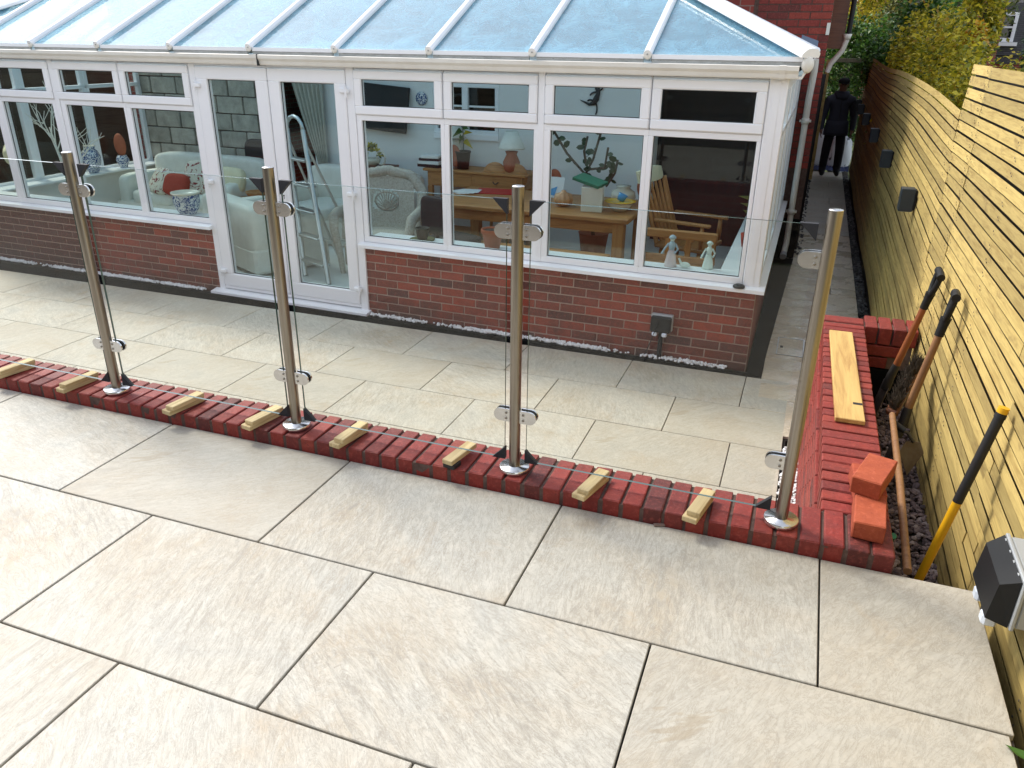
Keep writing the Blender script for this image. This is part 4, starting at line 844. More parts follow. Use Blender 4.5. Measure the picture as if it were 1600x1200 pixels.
# ---------------------------------------------------------------- person at the end of the path
def person():
    P0 = Vector((1.97, 15.1, ZP))
    J = {'pel': (0, 0, .95, .17, .125), 'sp': (0, .01, 1.12, .185, .135), 'ch': (0, .01, 1.32, .205, .145), 'up': (0, .005, 1.46, .15, .10), 'nk': (0, -.012, 1.55, .06, .06), 'hd0': (0, -.03, 1.62, .075, .088), 'hd1': (0, -.03, 1.72, .078, .095), 'hd2': (0, -.025, 1.775, .05, .06)}
    E = [('pel', 'sp'), ('sp', 'ch'), ('ch', 'up'), ('up', 'nk'), ('nk', 'hd0'), ('hd0', 'hd1'), ('hd1', 'hd2')]
    for s, k in ((-1, 'l'), (1, 'r')):
        J.update({k+'sh': (s*.20, .005, 1.42, .092, .092), k+'el': (s*.285, .02, 1.15, .076, .078), k+'wr': (s*.282, -.05, .91, .052, .050), k+'pa': (s*.272, -.065, .835, .022, .040),
                  k+'hp': (s*.095, 0, .90, .10, .105), k+'kn': (s*.125, -.015, .50, .088, .09), k+'an': (s*.135, .02, .12, .070, .074), k+'to': (s*.14, -.12, .045, .05, .04)})
        E += [('up', k+'sh'), (k+'sh', k+'el'), (k+'el', k+'wr'), (k+'wr', k+'pa'), ('pel', k+'hp'), (k+'hp', k+'kn'), (k+'kn', k+'an'), (k+'an', k+'to')]
        for i, (dy, ln) in enumerate(((-.030, .062), (-.011, .074), (.008, .070), (.026, .056))):
            a = k+'f%d' % i; J[a] = (s*.274, -.066+dy, .80, .0095, .0095); J[a+'b'] = (s*.266, -.070+dy*1.05, .80-ln*.55, .0088, .0088); J[a+'c'] = (s*.252, -.072+dy, .80-ln, .0075, .0075)
            E += [(k+'pa', a), (a, a+'b'), (a+'b', a+'c')]
        J[k+'t0'] = (s*.262, -.105, .84, .011, .011); J[k+'t1'] = (s*.252, -.122, .80, .009, .009); E += [(k+'pa', k+'t0'), (k+'t0', k+'t1')]
    keys = list(J); me = bpy.data.meshes.new('tmp'); me.from_pydata([J[k][:3] for k in keys], [(keys.index(a), keys.index(b)) for a, b in E], [])
    o = bpy.data.objects.new('tmp', me); COL.objects.link(o); md = o.modifiers.new('s', 'SKIN'); sv = me.skin_vertices[0].data
    for i, k in enumerate(keys): sv[i].radius = J[k][3:5]; sv[i].use_root = (k == 'pel')
    ss = o.modifiers.new('u', 'SUBSURF'); ss.levels = 2; ss.render_levels = 2
    dg = bpy.context.evaluated_depsgraph_get(); bm_ = bpy.data.meshes.new_from_object(o.evaluated_get(dg)); bpy.data.objects.remove(o)
    for n_ in ('skin_tone', 'jacket', 'trousers', 'shoe'): bm_.materials.append(MATS[n_])
    for pl in bm_.polygons:
        c = pl.center; pl.use_smooth = True
        pl.material_index = 3 if c.z < .105 else 0 if c.z > 1.545 or (abs(c.x) > .215 and c.z < .885) else 2 if c.z < .86 else 1
    bm_.name = 'person'; t = inst('person', bm_, None, P0, (0, 0, R_(6)), 'person in dark jacket, dark trousers and cap standing on the side path', 'person')
    MB().lathe([(.097, 0), (.101, .03), (.095, .065), (.06, .095), (0, .105)], (0, -.025, 1.715), 20, sy=1.12).prism([(-.07, -.10), (-.045, -.185), (.045, -.185), (.07, -.10)], 1.712, 1.722).obj('cap', 'cap_cloth', t)
    MB().lathe([(.15, 1.44), (.155, 1.50), (.125, 1.575), (.10, 1.58), (.11, 1.50)], (0, .015, 0), 18, sy=.92).obj('hood', 'jacket', t)
    MB().lathe([(.225, .78), (.23, .84), (.215, .95), (.20, 1.05)], (0, 0, 0), 20, sy=.70).obj('jacket_hem', 'jacket', t)
    mb = MB(); mb.add([(-.014, -.112, 1.66), (.014, -.112, 1.66), (0, -.118, 1.705), (0, -.142, 1.672)], [(0, 1, 3), (0, 3, 2), (3, 1, 2), (0, 2, 1)]); mb.obj('nose', 'skin_tone', t)
    for s in (-1, 1):
        MB().sell((s*.03, -.115, 1.70), (.012, .006, .006), 1, 8, 6).obj('eye', 'cap_black', t); MB().sell((s*.082, -.02, 1.685), (.012, .02, .032), 1, 8, 6).obj('ear', 'skin_tone', t)
    MB().cbox(-.024, .024, -.116, -.106, 1.632, 1.640, .002).obj('mouth', 'terracotta', t)
    MB().tube([(0, -.118, .95), (0, -.122, 1.2), (0, -.105, 1.45)], .005, 6).obj('zip', 'dark_metal', t)
person()
# builder's sacks, blue sheet, gate posts at the end of the path
for i, (x, y, s, lab) in enumerate(((1.72, 16.3, 1.0, 'white rubble sack slumped on the path end beside the house'), (2.12, 16.2, .9, 'white rubble sack standing behind the person'))):
    sk_ = MB().sell((0, 0, .38*s), (.27*s, .24*s, .42*s),   .75, 26, 16, wob=.16, seed=i+2).obj('rubble_sack', 'sack', None, loc=(x, y, -.86), label=lab, cat='sack', group='white sacks at the path end')
mb = MB(); rr = random.Random(8); n = 14
v = [(1.55+.8*i/n, 15.72+.35*j/6, -.80+.10*rr.random()*(1 if 0 < j else .2)) for j in range(7) for i in range(n+1)]
mb.add(v, [(j*(n+1)+i, j*(n+1)+i+1, (j+1)*(n+1)+i+1, (j+1)*(n+1)+i) for j in range(6) for i in range(n)], True); mb.obj('blue_sheet', 'tarp_blue', None, label='crumpled dark blue plastic sheet at the end of the path', cat='sheet')
gf = thing('gate_frame', 'bare timber gate frame spanning the side path', 'gate frame', (0, 14.6, 0))
MB().cbox(1.66, 2.34, -.04, .04, 1.27, 1.335, .004).obj('beam', 'post_grey', gf); MB().cbox(1.60, 1.675, -.045, .045, -.93, 1.31, .004).obj('post', 'plank_pine', gf)
dg_ = thing('side_gate', 'dark boarded gate folded back along the house wall', 'gate', (1.555, 12.6, 0))
for i in range(3): MB().box(-.012, .012, i*.75, i*.75+.74, -.88, .95).obj('board', 'old_fence', dg_)

# ---------------------------------------------------------------- planting beyond the fence
def leaves(mb, c, r, n, size, rr, nc=40, shell=.55, cl=.28):
    c = np.array(c); r = np.array(r); cen = []
    for i in range(nc):
        d = np.array([rr.gauss(0, 1) for _ in range(3)]); d /= np.linalg.norm(d); cen.append(d*(shell+(1-shell)*rr.random()**.5))
    for i in range(n):
        k = cen[rr.randrange(nc)]; p_ = k+np.array([rr.gauss(0, cl*.5) for _ in range(3)]); p_ = c+p_*r
        d = Vector((rr.gauss(0, 1), rr.gauss(0, 1), rr.gauss(0, .7))).normalized(); up = Vector((rr.gauss(0, .6), rr.gauss(0, .6), 1)).normalized()
        s = d.cross(up).normalized(); up = s.cross(d); L = size*rr.uniform(.7, 1.35); w_ = L*rr.uniform(.26, .36); o = Vector(p_)
        mb.add([o, o+d*L*.5+s*w_+up*w_*.35, o+d*L, o+d*L*.5-s*w_+up*w_*.35], [(0, 1, 2), (0, 2, 3)])
def shrub(name, label, cat, base, c, r, n, size, mt, seed, group=None, nc=40, stems=4, trunk_r=.03):
    rr = random.Random(seed); t = thing(name, label, cat, base, 0, group); b = Vector(base); cc = Vector(c)-b
    mb = MB()
    for i in range(stems):
        e = cc+Vector((rr.uniform(-.6, .6)*r[0], rr.uniform(-.6, .6)*r[1], rr.uniform(-.2, .5)*r[2])); m_ = e*.5+Vector((rr.uniform(-.15, .15), rr.uniform(-.15, .15), .1))
        mb.tube(bent((rr.uniform(-.06, .06), rr.uniform(-.06, .06), -.05), m_, e, 6), [trunk_r*(1-.12*k) for k in range(7)], 7)
    mb.obj('trunk', 'bark', t); mb = MB(); leaves(mb, cc, r, n, size, rr, nc); mb.obj('crown', mt, t); return t
gz = -.95
S = shrub
S('golden_shrub', 'broad golden leaved shrub pressing against the lower fence section', 'shrub', (2.82, 8.6, gz), (2.80, 8.6, .65), (.34, 1.9, 1.12), 17000, .055, 'leaf_gold', 1, 'golden shrubs', 110)
S('golden_shrub', 'low golden shrub peeping over the taller fence section', 'shrub', (3.12, 6.9, gz), (3.12, 6.9, .5), (.3, .5, .86), 8000, .045, 'leaf_gold', 2, 'golden shrubs', 60)
S('golden_shrub', 'golden shrub above the far fence section', 'shrub', (2.75, 11.3, gz), (2.72, 11.3, .75), (.30, 1.3, 1.25), 11000, .065, 'leaf_gold', 3, 'golden shrubs', 80)
S('orange_shrub', 'small shrub with orange autumn leaves among the golden shrubs', 'shrub', (3.05, 8.5, gz), (3.02, 8.3, 1.66), (.10, .14, .11), 160, .08, 'leaf_orange', 4, None, 10, 3, .02)
S('golden_tree', 'olive gold tree rising behind the golden shrubs', 'tree', (3.6, 12.2, gz), (3.55, 12.2, 1.9), (.24, .8, .8), 6500, .07, 'leaf_gold', 14, 'golden trees', 50, 4, .05)
S('green_tree', 'bushy mid green tree behind the golden shrubs', 'tree', (3.25, 15.2, gz), (3.2, 15.2, 1.3), (.6, 1.2, 1.05), 11000, .08, 'leaf_green', 5, 'green trees', 70, 5, .07)
S('olive_tree', 'tall olive tinted tree behind the mid green tree', 'tree', (4.2, 22, gz), (4.2, 22, 2.5), (1.5, 2.0, 2.2), 14000, .11, 'leaf_olive', 6, 'olive trees', 90, 6, .14)
S('olive_tree', 'olive tinted tree beyond the gate frame', 'tree', (2.6, 24, gz), (2.5, 24, 2.4), (1.4, 2.0, 2.4), 11000, .11, 'leaf_olive', 7, 'olive trees', 80, 6, .12)
S('golden_tree', 'yellow leaved tree just beyond the brick house corner', 'tree', (2.3, 19.5, gz), (2.15, 19.5, 2.5), (.5, .8, .75), 4500, .08, 'leaf_gold', 8, 'golden trees', 40, 4, .07)
S('green_hedge', 'dark green laurel hedge behind the person at the path end', 'hedge', (2.2, 17.6, gz), (2.2, 17.6, .55), (1.2, .7, 1.35), 13000, .085, 'leaf_green', 9, None, 80, 5, .05)
S('green_climber', 'bright green climber spilling over the far fence end', 'climber', (2.62, 14.4, gz), (2.62, 14.4, 1.25), (.38, .9, .45), 4600, .07, 'leaf_green', 10, None, 40, 4, .02)
S('dark_conifer', 'dark evergreen beside the slate roofed house', 'tree', (7.5, 27.5, gz), (7.5, 27.5, 1.8), (.3, .6, 2.4), 8000, .11, 'leaf_dark', 13, None, 60, 3, .12)
for i, (x, y, lab) in enumerate(((-1.0, 36, 'broad leaved tree far behind the brick house'), (2.3, 42, 'tall olive tree closing the view beyond the gate frame'), (4.6, 40, 'tall green tree closing the view above the mid green tree'), (7.4, 45, 'far tree above the red brick gable'), (11.0, 44, 'far tree behind the slate roofed house'), (14.5, 40, 'far tree past the slate roofed house'))):
    S('far_tree', lab, 'tree', (x, y, gz), (x, y, 3.0), (2.1, 2.0, 4.0), 6500, .2, ('leaf_olive', 'leaf_green')[i % 2], 30+i, 'far row of trees', 80, 4, .16)
# far house with a slate roof and a white window
fh = thing('slate_house', 'grey house with a white framed window seen between the trees', 'house', (9.25, 35, -.95), R_(-8))
MB().box(-2.6, 2.6, 0, 5, 0, 2.2).obj('wall', 'brick_far', fh)
MB().add([(-2.8, -.2, 2.2), (2.8, -.2, 2.2), (2.8, 2.5, 5.2), (-2.8, 2.5, 5.2), (2.8, 5.2, 2.2), (-2.8, 5.2, 2.2)], [(0, 1, 2, 3), (3, 2, 4, 5), (0, 3, 5), (1, 4, 2), (0, 5, 4, 1)]).obj('roof', 'slate_far', fh)
dm = MB().box(-2.35, -.75, -.1, 2.4, 1.9, 4.0).obj('dormer', 'slate_far', fh)
ring(MB(), -2.0, -1.1, 2.66, 3.68, .12, -.2, -.1, .14).box(-1.9, -1.2, -.18, -.12, 3.14, 3.20).box(-2.2, -.95, -.32, -.1, 2.52, 2.65).obj('window_frame', 'upvc', dm); MB().box(-1.9, -1.2, -.13, -.11, 2.7, 3.64).obj('pane', 'dark_glass', dm)
rh = thing('red_brick_house', 'red brick gable glimpsed above the golden shrubs', 'house', (5.3, 31, -.95), R_(10))
MB().box(-2.0, 1.8, 0, 5, 0, 4.6).obj('wall', 'brick_far', rh); MB().add([(-2.2, -.2, 4.6), (2.0, -.2, 4.6), (-.1, -.2, 5.9), (-2.2, 5.2, 4.6), (2.0, 5.2, 4.6), (-.1, 5.2, 5.9)], [(0, 1, 2), (3, 5, 4), (0, 2, 5, 3), (1, 4, 5, 2), (0, 3, 4, 1)]).obj('roof', 'slate_far', rh)
# ---------------------------------------------------------------- things inside the conservatory
FZ = -.74
def rb(mb, x0, x1, y0, y1, z0, z1, e=.22, n=24, m=12): return mb.sell(((x0+x1)/2, (y0+y1)/2, (z0+z1)/2), ((x1-x0)/2, (y1-y0)/2, (z1-z0)/2), e, n, m)
def sofa(label, u, v, w_, d, hs_, hb, rz, loose=True):
    s = inside('sofa', label, 'sofa', u, v, FZ, rz, 'cream covered sofas')
    MB().cbox(-w_/2, w_/2, -d/2, d/2, .03, hs_-.12, .03).obj('base', 'linen', s)
    mb = MB(); nn = 40                                        # gathered valance
    MB().cbox(-w_/2-.01, w_/2+.01, -d/2-.012, -d/2-.001, .02, hs_-.14, .004).obj('valance', 'linen', s)
    rb(MB(), -w_/2, w_/2, d/2-.24, d/2, hs_-.2, hb, .3).obj('backrest', 'linen', s)
    for sx in (-1, 1): rb(MB(), sx*w_/2-(.0 if sx < 0 else .2), sx*w_/2+(.2 if sx < 0 else 0), -d/2, d/2-.1, .05, hs_+.2, .35).obj('arm', 'linen', s)
    k = 2 if w_ > 1.2 else 1; cwid = (w_-.42)/k
    for i in range(k): rb(MB(), -w_/2+.21+i*cwid, -w_/2+.21+(i+1)*cwid-.01, -d/2-.03, d/2-.2, hs_-.16, hs_+.02, .35).obj('seat_cushion', 'linen', s)
    return s
sofa('cream covered sofa with patterned cushions against the block wall', -7.35, 2.2, 1.9, .9, .44, .86, 0)
sofa('cream covered armchair turned towards the glass doors', -5.35, .95, 1.25, .85, .42, .74, R_(155))
sofa('cream covered sofa behind the step ladder', -5.0, 2.25, 1.7, .85, .44, .84, R_(-4))
def cushion(label, u, v, z, w_, h, rx, rz, mt): 
    o = MB().sell((0, 0, 0), (w_/2, .075, h/2), .55, 24, 14).obj('cushion', mt, None, loc=cw(u, v, z), rot=(rx, 0, CA+rz), label=label, cat='cushion', group='scatter cushions'); return o
cushion('white cushion with dark red flowers standing on the sofa', -7.05, 1.98, -.09, .46, .44, R_(-22), R_(14), 'floral')
cushion('white cushion with dark red flowers lying low on the sofa', -7.62, 1.86, -.16, .42, .36, R_(-35), R_(-20), 'floral')
cushion('plain red cushion between two flowered ones', -7.32, 1.80, -.17, .36, .28, R_(-30), R_(4), 'red_cloth')
cushion('pale yellow cushion at the sofa end', -6.62, 2.0, -.10, .48, .34, R_(-18), R_(-6), 'linen_cream')
# pots and vases
jd = inside('jardiniere', 'large blue and white porcelain pot on the window board', 'pot', -5.66, .185, -.0945)
MB().lathe([(.075, 0), (.085, .01), (.115, .06), (.132, .13), (.130, .19), (.128, .2), (.12, .2), (.118, .17)], n=28).obj('body', 'blue_white', jd); MB().lathe([(.128, .2), (.143, .208), (.143, .222), (.122, .222), (.118, .205)], n=28).obj('rim', 'ceramic_cream', jd)
vs = inside('vase', 'blue and white porcelain vase on the far window board', 'vase', *(lambda q: (q[0], 1.6))(at_v(197, 255, 1.6)), -.0975)
vs.location = cw(UL+.19, 1.75, -.0975)
MB().lathe([(.06, 0), (.07, .02), (.105, .12), (.115, .2), (.09, .27), (.06, .30), (.07, .335)], n=22).obj('body', 'blue_white', vs); MB().lathe([(.07, .335), (.075, .345), (.06, .345)], n=22).obj('rim', 'ceramic_cream', vs)
v2 = inside('plate_stand', 'round terracotta red plate with a blue foot on the far window board', 'plate', UL+.2, 2.25, -.0975)
MB().lathe([(.05, 0), (.055, .03), (.09, .10), (.06, .16)], n=18).obj('foot', 'blue_white', v2); MB().sell((0, 0, .30), (.10, .04, .15), 1, 20, 12).obj('plate', 'terracotta', v2)
# white twig tree
tw = inside('twig_tree', 'bare white painted twig tree by the far windows', 'ornament', UL+.55, 1.05, FZ)
mb = MB(); rr = random.Random(11)
def twig(p, d, L, r, dep):
    e = p+d*L; mb.tube([p, p.lerp(e, .5)+Vector((rr.gauss(0, .012), rr.gauss(0, .012), 0)), e], [r, r*.85, r*.65], 6)
    if dep == 0: return
    for i in range(3 if dep > 1 else 4):
        q = p.lerp(e, .45+.55*(i+1)/4); dd = (d+Vector((rr.uniform(-.9, .9), rr.uniform(-.9, .9), rr.uniform(-.05, .5)))).normalized(); twig(q, dd, L*rr.uniform(.5, .72), r*.6, dep-1)
twig(Vector((0, 0, 0)), Vector((-.05, 0, 1)).normalized(), .95, .022, 3); mb.obj('branches', 'twig_white', tw); MB().lathe([(.11, 0), (.13, .16), (.12, .17)], n=18).obj('pot', 'ceramic_cream', tw)
hb_ = inside('straw_hat', 'round straw hat hung beside the twig tree', 'hat', UL+.3, .55, .30); MB().lathe([(.14, 0), (.13, .01), (.07, .02), (.06, .06), (0, .075)], n=24, M=Matrix.Rotation(R_(75), 4, 'X')).obj('brim', 'linen_cream', hb_)
# black chair by the block wall, round coffee table
bc = inside('black_chair', 'black rounded chair in front of the block wall', 'chair', -6.75, 2.72, FZ, 0)
rb(MB(), -.24, .24, .05, .14, .45, 1.06, .45).obj('backrest', 'black_fabric', bc); rb(MB(), -.24, .24, -.2, .14, .38, .48, .4).obj('seat', 'black_fabric', bc)
for x in (-.2, .2):
    for y in (-.16, .12): MB().tube([(x, y, 0), (x, y, .4)], .018, 8).obj('leg', 'black_fabric', bc)
ct = inside('coffee_table', 'round honey coloured coffee table between the sofas', 'table', -6.05, 1.75, FZ)
MB().lathe([(.40, .43), (.42, .44), (.42, .465), (.41, .47), (0, .47)], n=36).obj('top', 'pine_furniture', ct)
for a in range(4): MB().tube([(.3*math.cos(a*1.57+.7), .3*math.sin(a*1.57+.7), 0), (.28*math.cos(a*1.57+.7), .28*math.sin(a*1.57+.7), .43)], .025, 8).obj('leg', 'pine_upright', ct)
bo = inside('driftwood_bowl', 'carved brown bowl on the round coffee table', 'bowl', -6.1, 1.85, FZ+.4705); MB().lathe([(.05, 0), (.12, .06), (.14, .10), (.12, .10), (.05, .03)], n=20).obj('body', 'pine_furniture', bo)
# step ladder
lad = inside('step_ladder', 'tall aluminium step ladder standing behind the glass doors', 'ladder', 0, 0, 0)
f0, f1 = Vector((-4.21, .45, FZ)), Vector((-4.62, .62, FZ)); t0, t1 = Vector((-4.72, .95, .70)), Vector((-5.0, 1.06, .70))
for a, b in ((f0, t0), (f1, t1)): MB().tube([a, b], .026, 8).obj('rail', 'aluminium', lad)
MB().tube([t0]+[t0.lerp(t1, .5)+(t0-t1)*.5*math.cos(x)+Vector((0, .0, .13*math.sin(x))) for x in [R_(30*k) for k in range(7)]]+[t1], .02, 10).obj('top_hoop', 'aluminium', lad)
for i in range(5):
    q = .12+.17*i; a, b = f0.lerp(t0, q), f1.lerp(t1, q); d_ = (b-a).normalized()
    M = Matrix.Translation((a+b)/2) @ d_.to_track_quat('X', 'Z').to_matrix().to_4x4(); L = (b-a).length/2; MB().cbox(-L, L, -.05, .05, -.012, .012, .004, M).obj('step', 'aluminium', lad)
for a in (Vector((-4.35, 1.35, FZ)), Vector((-4.8, 1.5, FZ))): MB().tube([a, (t0 if a.x > -4.6 else t1)-Vector((0, 0, .1))], .014, 8).obj('back_leg', 'aluminium', lad)
MB().tube([f0.lerp(t0, .3), Vector((-4.36, 1.25, -.5))], .006, 6).obj('brace', 'aluminium', lad)
# curtains over the dark opening
def curtain(label, u0, u1, gather, side):
    mb = MB(); n, m_ = 44, 14; v = []
    for j in range(m_+1):
        t_ = j/m_; z = 1.36-2.0*t_; w0 = (u1-u0)*(1-gather*min(1, t_*1.5)**1.3)
        for i in range(n+1):
            s = i/n; u = (u0+w0*s) if side < 0 else (u1-w0*(1-s)); v.append((u, HP-.08+.028*math.sin(s*44), z))
    mb.add(v, [(j*(n+1)+i, j*(n+1)+i+1, (j+1)*(n+1)+i+1, (j+1)*(n+1)+i) for j in range(m_) for i in range(n)], True)
    c = inside('curtain', label, 'curtain', 0, 0, 0, 0, 'grey beige curtains'); mb.obj('cloth', 'curtain', c); MB().tube([(u0-.02, HP-.08, 1.375), (u1+.02, HP-.08, 1.375)], .012, 8).obj('rail', 'upvc', c)
curtain('grey beige curtain gathered beside the rough block wall', -6.72, -6.42, .35, -1); curtain('grey beige curtain tied back beside the white plaster wall', -6.3, -5.78, .72, 1)
# white wall: screen, plate clock, gecko
tu0, tz0 = at_v(571, 130, HP-.09); tu1, tz1 = at_v(636, 208, HP-.09)
tv = inside('television', 'black flat television on the white plaster wall', 'television', (tu0+tu1)/2-.06, HP-.075, (tz0+tz1)/2, 0)
MB().cbox(-.42, .36, -.03, .01, -.27, .27, .006).obj('screen', 'plastic_black', tv); MB().box(-.1, .1, .0105, .0745, -.1, .1).obj('bracket', 'dark_metal', tv); tv.rotation_euler = (R_(-8), R_(4), CA)
cu, cz = at_v(658, 154, HP-.02)
ck = inside('wall_plate', 'round dark blue patterned plate on the white wall', 'plate', cu, HP-.003, cz); MB().lathe([(.075, 0), (.08, .008), (.055, .016), (0, .014)], n=28, M=Matrix.Rotation(R_(90), 4, 'X')).obj('plate', 'blue_white', ck)
gu, gz_ = at_v(927, 157, HP-.03)
ge_ = inside('gecko_ornament', 'black metal gecko climbing the white wall', 'ornament', gu, HP-.012, gz_)
mb = MB(); mb.tube([(.02, 0, .17), (.035, 0, .13), (.05, 0, .08), (.03, 0, .02), (.0, 0, -.03), (-.05, 0, -.045), (-.11, 0, -.02), (-.16, 0, .0)], [.012, .03, .022, .035, .028, .016, .009, .003], 8)
for a, b, c in (((.04, 0, .09), (-.03, 0, .09), (-.045, 0, .05)), ((.05, 0, .09), (.11, 0, .13), (.12, 0, .19)), ((.01, 0, -.01), (-.05, 0, .02), (-.07, 0, -.01)), ((.02, 0, -.01), (.06, 0, -.09), (.03, 0, -.15))): mb.tube(bent(a, b, c, 5), .009, 6)
mb.obj('body', 'iron_black', ge_)
# wicker armchair
wc = inside('wicker_chair', 'grey wicker armchair with fan pattern back beside the doors', 'chair', -4.0, 1.25, FZ, R_(14))
mb = MB(); n = 26
arch = [(-.40, .0, .30), (-.42, .10, .55), (-.40, .26, .80), (-.27, .32, .95), (0, .33, 1.0), (.27, .32, .95), (.40, .26, .80), (.42, .10, .55), (.40, .0, .30)]
pts = []
for a, b in zip(arch, arch[1:]):
    for k in range(8): pts.append(Vector(a).lerp(Vector(b), k/8))
mb.tube(pts, [.05+.009*((i//1) % 2) for i in range(len(pts))], 10); mb.obj('rolled_rim', 'wicker', wc)
mb = MB(); v = []
for j in range(25):
    for i in range(33):
        s = i/32*2-1; t_ = j/24; v.append((s*.36*(1-.15*t_), .12+.19*t_-.06*abs(s)**2, .40+.54*t_*(1-.12*abs(s)**3)))
mb.add(v, [(j*33+i, j*33+i+1, (j+1)*33+i+1, (j+1)*33+i) for j in range(24) for i in range(32) if ((i-15.5)/7.5)**2+((j-12.5)/5.5)**2 > 1], True); mb.obj('woven_back', 'wicker', wc)
mb = MB()
for k in range(11): a = R_(15+15*k); mb.tube([(0, .225, .60), (.15*math.cos(a), .25, .62+.20*math.sin(a))], .007, 6)
mb.tube([(.13*math.cos(R_(20*k)), .245, .68+.10*math.sin(R_(20*k))) for k in range(19)], .010, 6); mb.obj('fan_motif', 'wicker', wc)
rb(MB(), -.34, .34, -.32, .2, .32, .42, .3).obj('seat', 'wicker', wc); MB().cbox(-.33, .33, -.31, .2, .08, .33, .02).obj('apron', 'wicker', wc)
for sx in (-1, 1): MB().tube([(sx*.40, .12, .62), (sx*.43, -.1, .62), (sx*.42, -.30, .60), (sx*.40, -.36, .48), (sx*.37, -.32, .20), (sx*.36, -.30, .0)], [.045, .055, .055, .045, .035, .03], 10).obj('arm', 'wicker', wc)
for sx in (-1, 1): MB().tube([(sx*.33, .2, .1), (sx*.34, .24, 0)], .03, 8).obj('leg', 'wicker', wc)
# console table against the white wall
u0, _ = at_v(662, 262, 2.52); u1, _ = at_v(822, 275, 2.52); cz0 = at_v(740, 268, 2.52)[1]
cn = inside('console_table', 'pine console table with a drawer against the white wall', 'table', (u0+u1)/2, 2.70, FZ); hw2 = (u1-u0)/2; ch_ = cz0-FZ
MB().cbox(-hw2, hw2, -.2, .22, ch_-.03, ch_, .006).obj('top', 'pine_furniture', cn); MB().cbox(-hw2+.05, hw2-.05, -.17, .2, ch_-.20, ch_-.0305, .004).obj('apron', 'pine_furniture', cn)
for x0 in (-hw2+.10, .02): d_ = MB().cbox(x0, x0+hw2-.13, -.178, -.1705, ch_-.18, ch_-.05, .004).obj('drawer', 'pine_furniture', cn); MB().tube(bent((x0+hw2/2-.10, -.18, ch_-.10), (x0+hw2/2-.065, -.21, ch_-.15), (x0+hw2/2-.03, -.18, ch_-.10), 6), .006, 6).obj('handle', 'iron_black', d_)
for x in (-hw2+.08, hw2-.08):
    for y in (-.15, .18): MB().cbox(x-.03, x+.03, y-.03, y+.03, 0, ch_-.20, .006).obj('leg', 'pine_upright', cn)
MB().cbox(-hw2+.06, hw2-.06, -.16, .19, .12, .15, .004).obj('shelf', 'pine_furniture', cn)
def cpos(px, py=268): return at_v(px, py, 2.66)[0]
for i, (w_, h, mt, l) in enumerate(((.30, .035, 'maroon', 'lowest dark book of the stack on the console table'), (.28, .04, 'paper', 'pale book in the middle of the stack on the console table'), (.26, .03, 'plastic_black', 'black book near the top of the stack on the console table'), (.22, .03, 'paper', 'topmost pale book on the console table stack'))):
    zz = cz0+.0005+sum((.035, .04, .03, .03)[:i])+i*.0005
    MB().cbox(-w_/2, w_/2, -.1, .1, 0, h, .003).obj('book', mt, None, loc=cw(cpos(672)+.03, 2.66, zz), rot=(0, 0, CA+R_(5*i-6)), label=l, cat='book', group='books on the console')
pp = inside('potted_plant', 'leggy green plant in a black pot on the console table', 'plant', cpos(725), 2.64, cz0+.0005)
MB().lathe([(.065, 0), (.09, .19), (.095, .19), (.095, .21), (.085, .21), (.08, .17)], n=20).obj('pot', 'plastic_black', pp)
mb = MB().tube([(0, 0, .15), (.01, 0, .30), (0, 0, .50)], .006, 6); mb.obj('stem', 'leaf_dark', pp)
for i in range(9):
    a = i*2.4; z = .30+.03*i; MB().add([(0, 0, z), (.05*math.cos(a+.4), .05*math.sin(a+.4), z+.05), (.13*math.cos(a), .13*math.sin(a), z+(.02 if i % 2 else -.06)), (.05*math.cos(a-.4), .05*math.sin(a-.4), z+.05)], [(0, 1, 2), (0, 2, 3)]).obj('leaf', 'leaf_green' if i % 3 else 'leaf_gold', pp)
def lamp(label, u, v, z, h, r0, r1, bodymat):
    l = inside('table_lamp', label, 'lamp', u, v, z); MB().lathe([(.06, 0), (.09, .03), (.10, h*.5), (.06, h*.85), (.075, h)], n=20).obj('base', bodymat, l)
    MB().lathe([(r1, h+.03), (r1*.97, h+.05), (r0, h+.22), (r0*.98, h+.22), (r1*.95, h+.05)], n=24).obj('lamp_shade', 'linen', l)
lamp('table lamp with white shade and brown jug base on the console', cpos(800), 2.64, cz0+.0005, .24, .07, .155, 'terracotta')
lamp('tall white shaded lamp on the side table beside the console', at_v(712, 230, 2.8)[0]-.02, 2.83, cz0+.0005, .30, .05, .13, 'ceramic_cream')
st = inside('side_table', 'small dark side table beside the wicker chair', 'table', at_v(585, 262, 2.6)[0], 2.6, FZ); sh = at_v(585, 262, 2.45)[1]-FZ
MB().cbox(-.24, .24, -.2, .2, sh-.03, sh, .005).obj('top', 'dark_wood', st)
for x in (-.2, .2):
    for y in (-.16, .16): MB().cbox(x-.02, x+.02, y-.02, y+.02, 0, sh-.03, .004).obj('leg', 'dark_wood', st)
fb = inside('fruit_basket', 'white handled basket of yellow flowers on the small side table', 'basket', at_v(583, 255, 2.6)[0], 2.58, FZ+sh+.0005); MB().lathe([(.06, 0), (.1, .05), (.11, .09), (.09, .09)], n=18).obj('bowl', 'ceramic_cream', fb)
MB().tube([(.13+.06*math.cos(R_(30*k)), 0, .10+.08*math.sin(R_(30*k))) for k in range(13)], .012, 8).obj('handle', 'ceramic_cream', fb); mb = MB(); leaves(mb, (0, 0, .17), (.11, .09, .07), 120, .06, random.Random(5), 8); mb.obj('flowers', 'leaf_gold', fb)
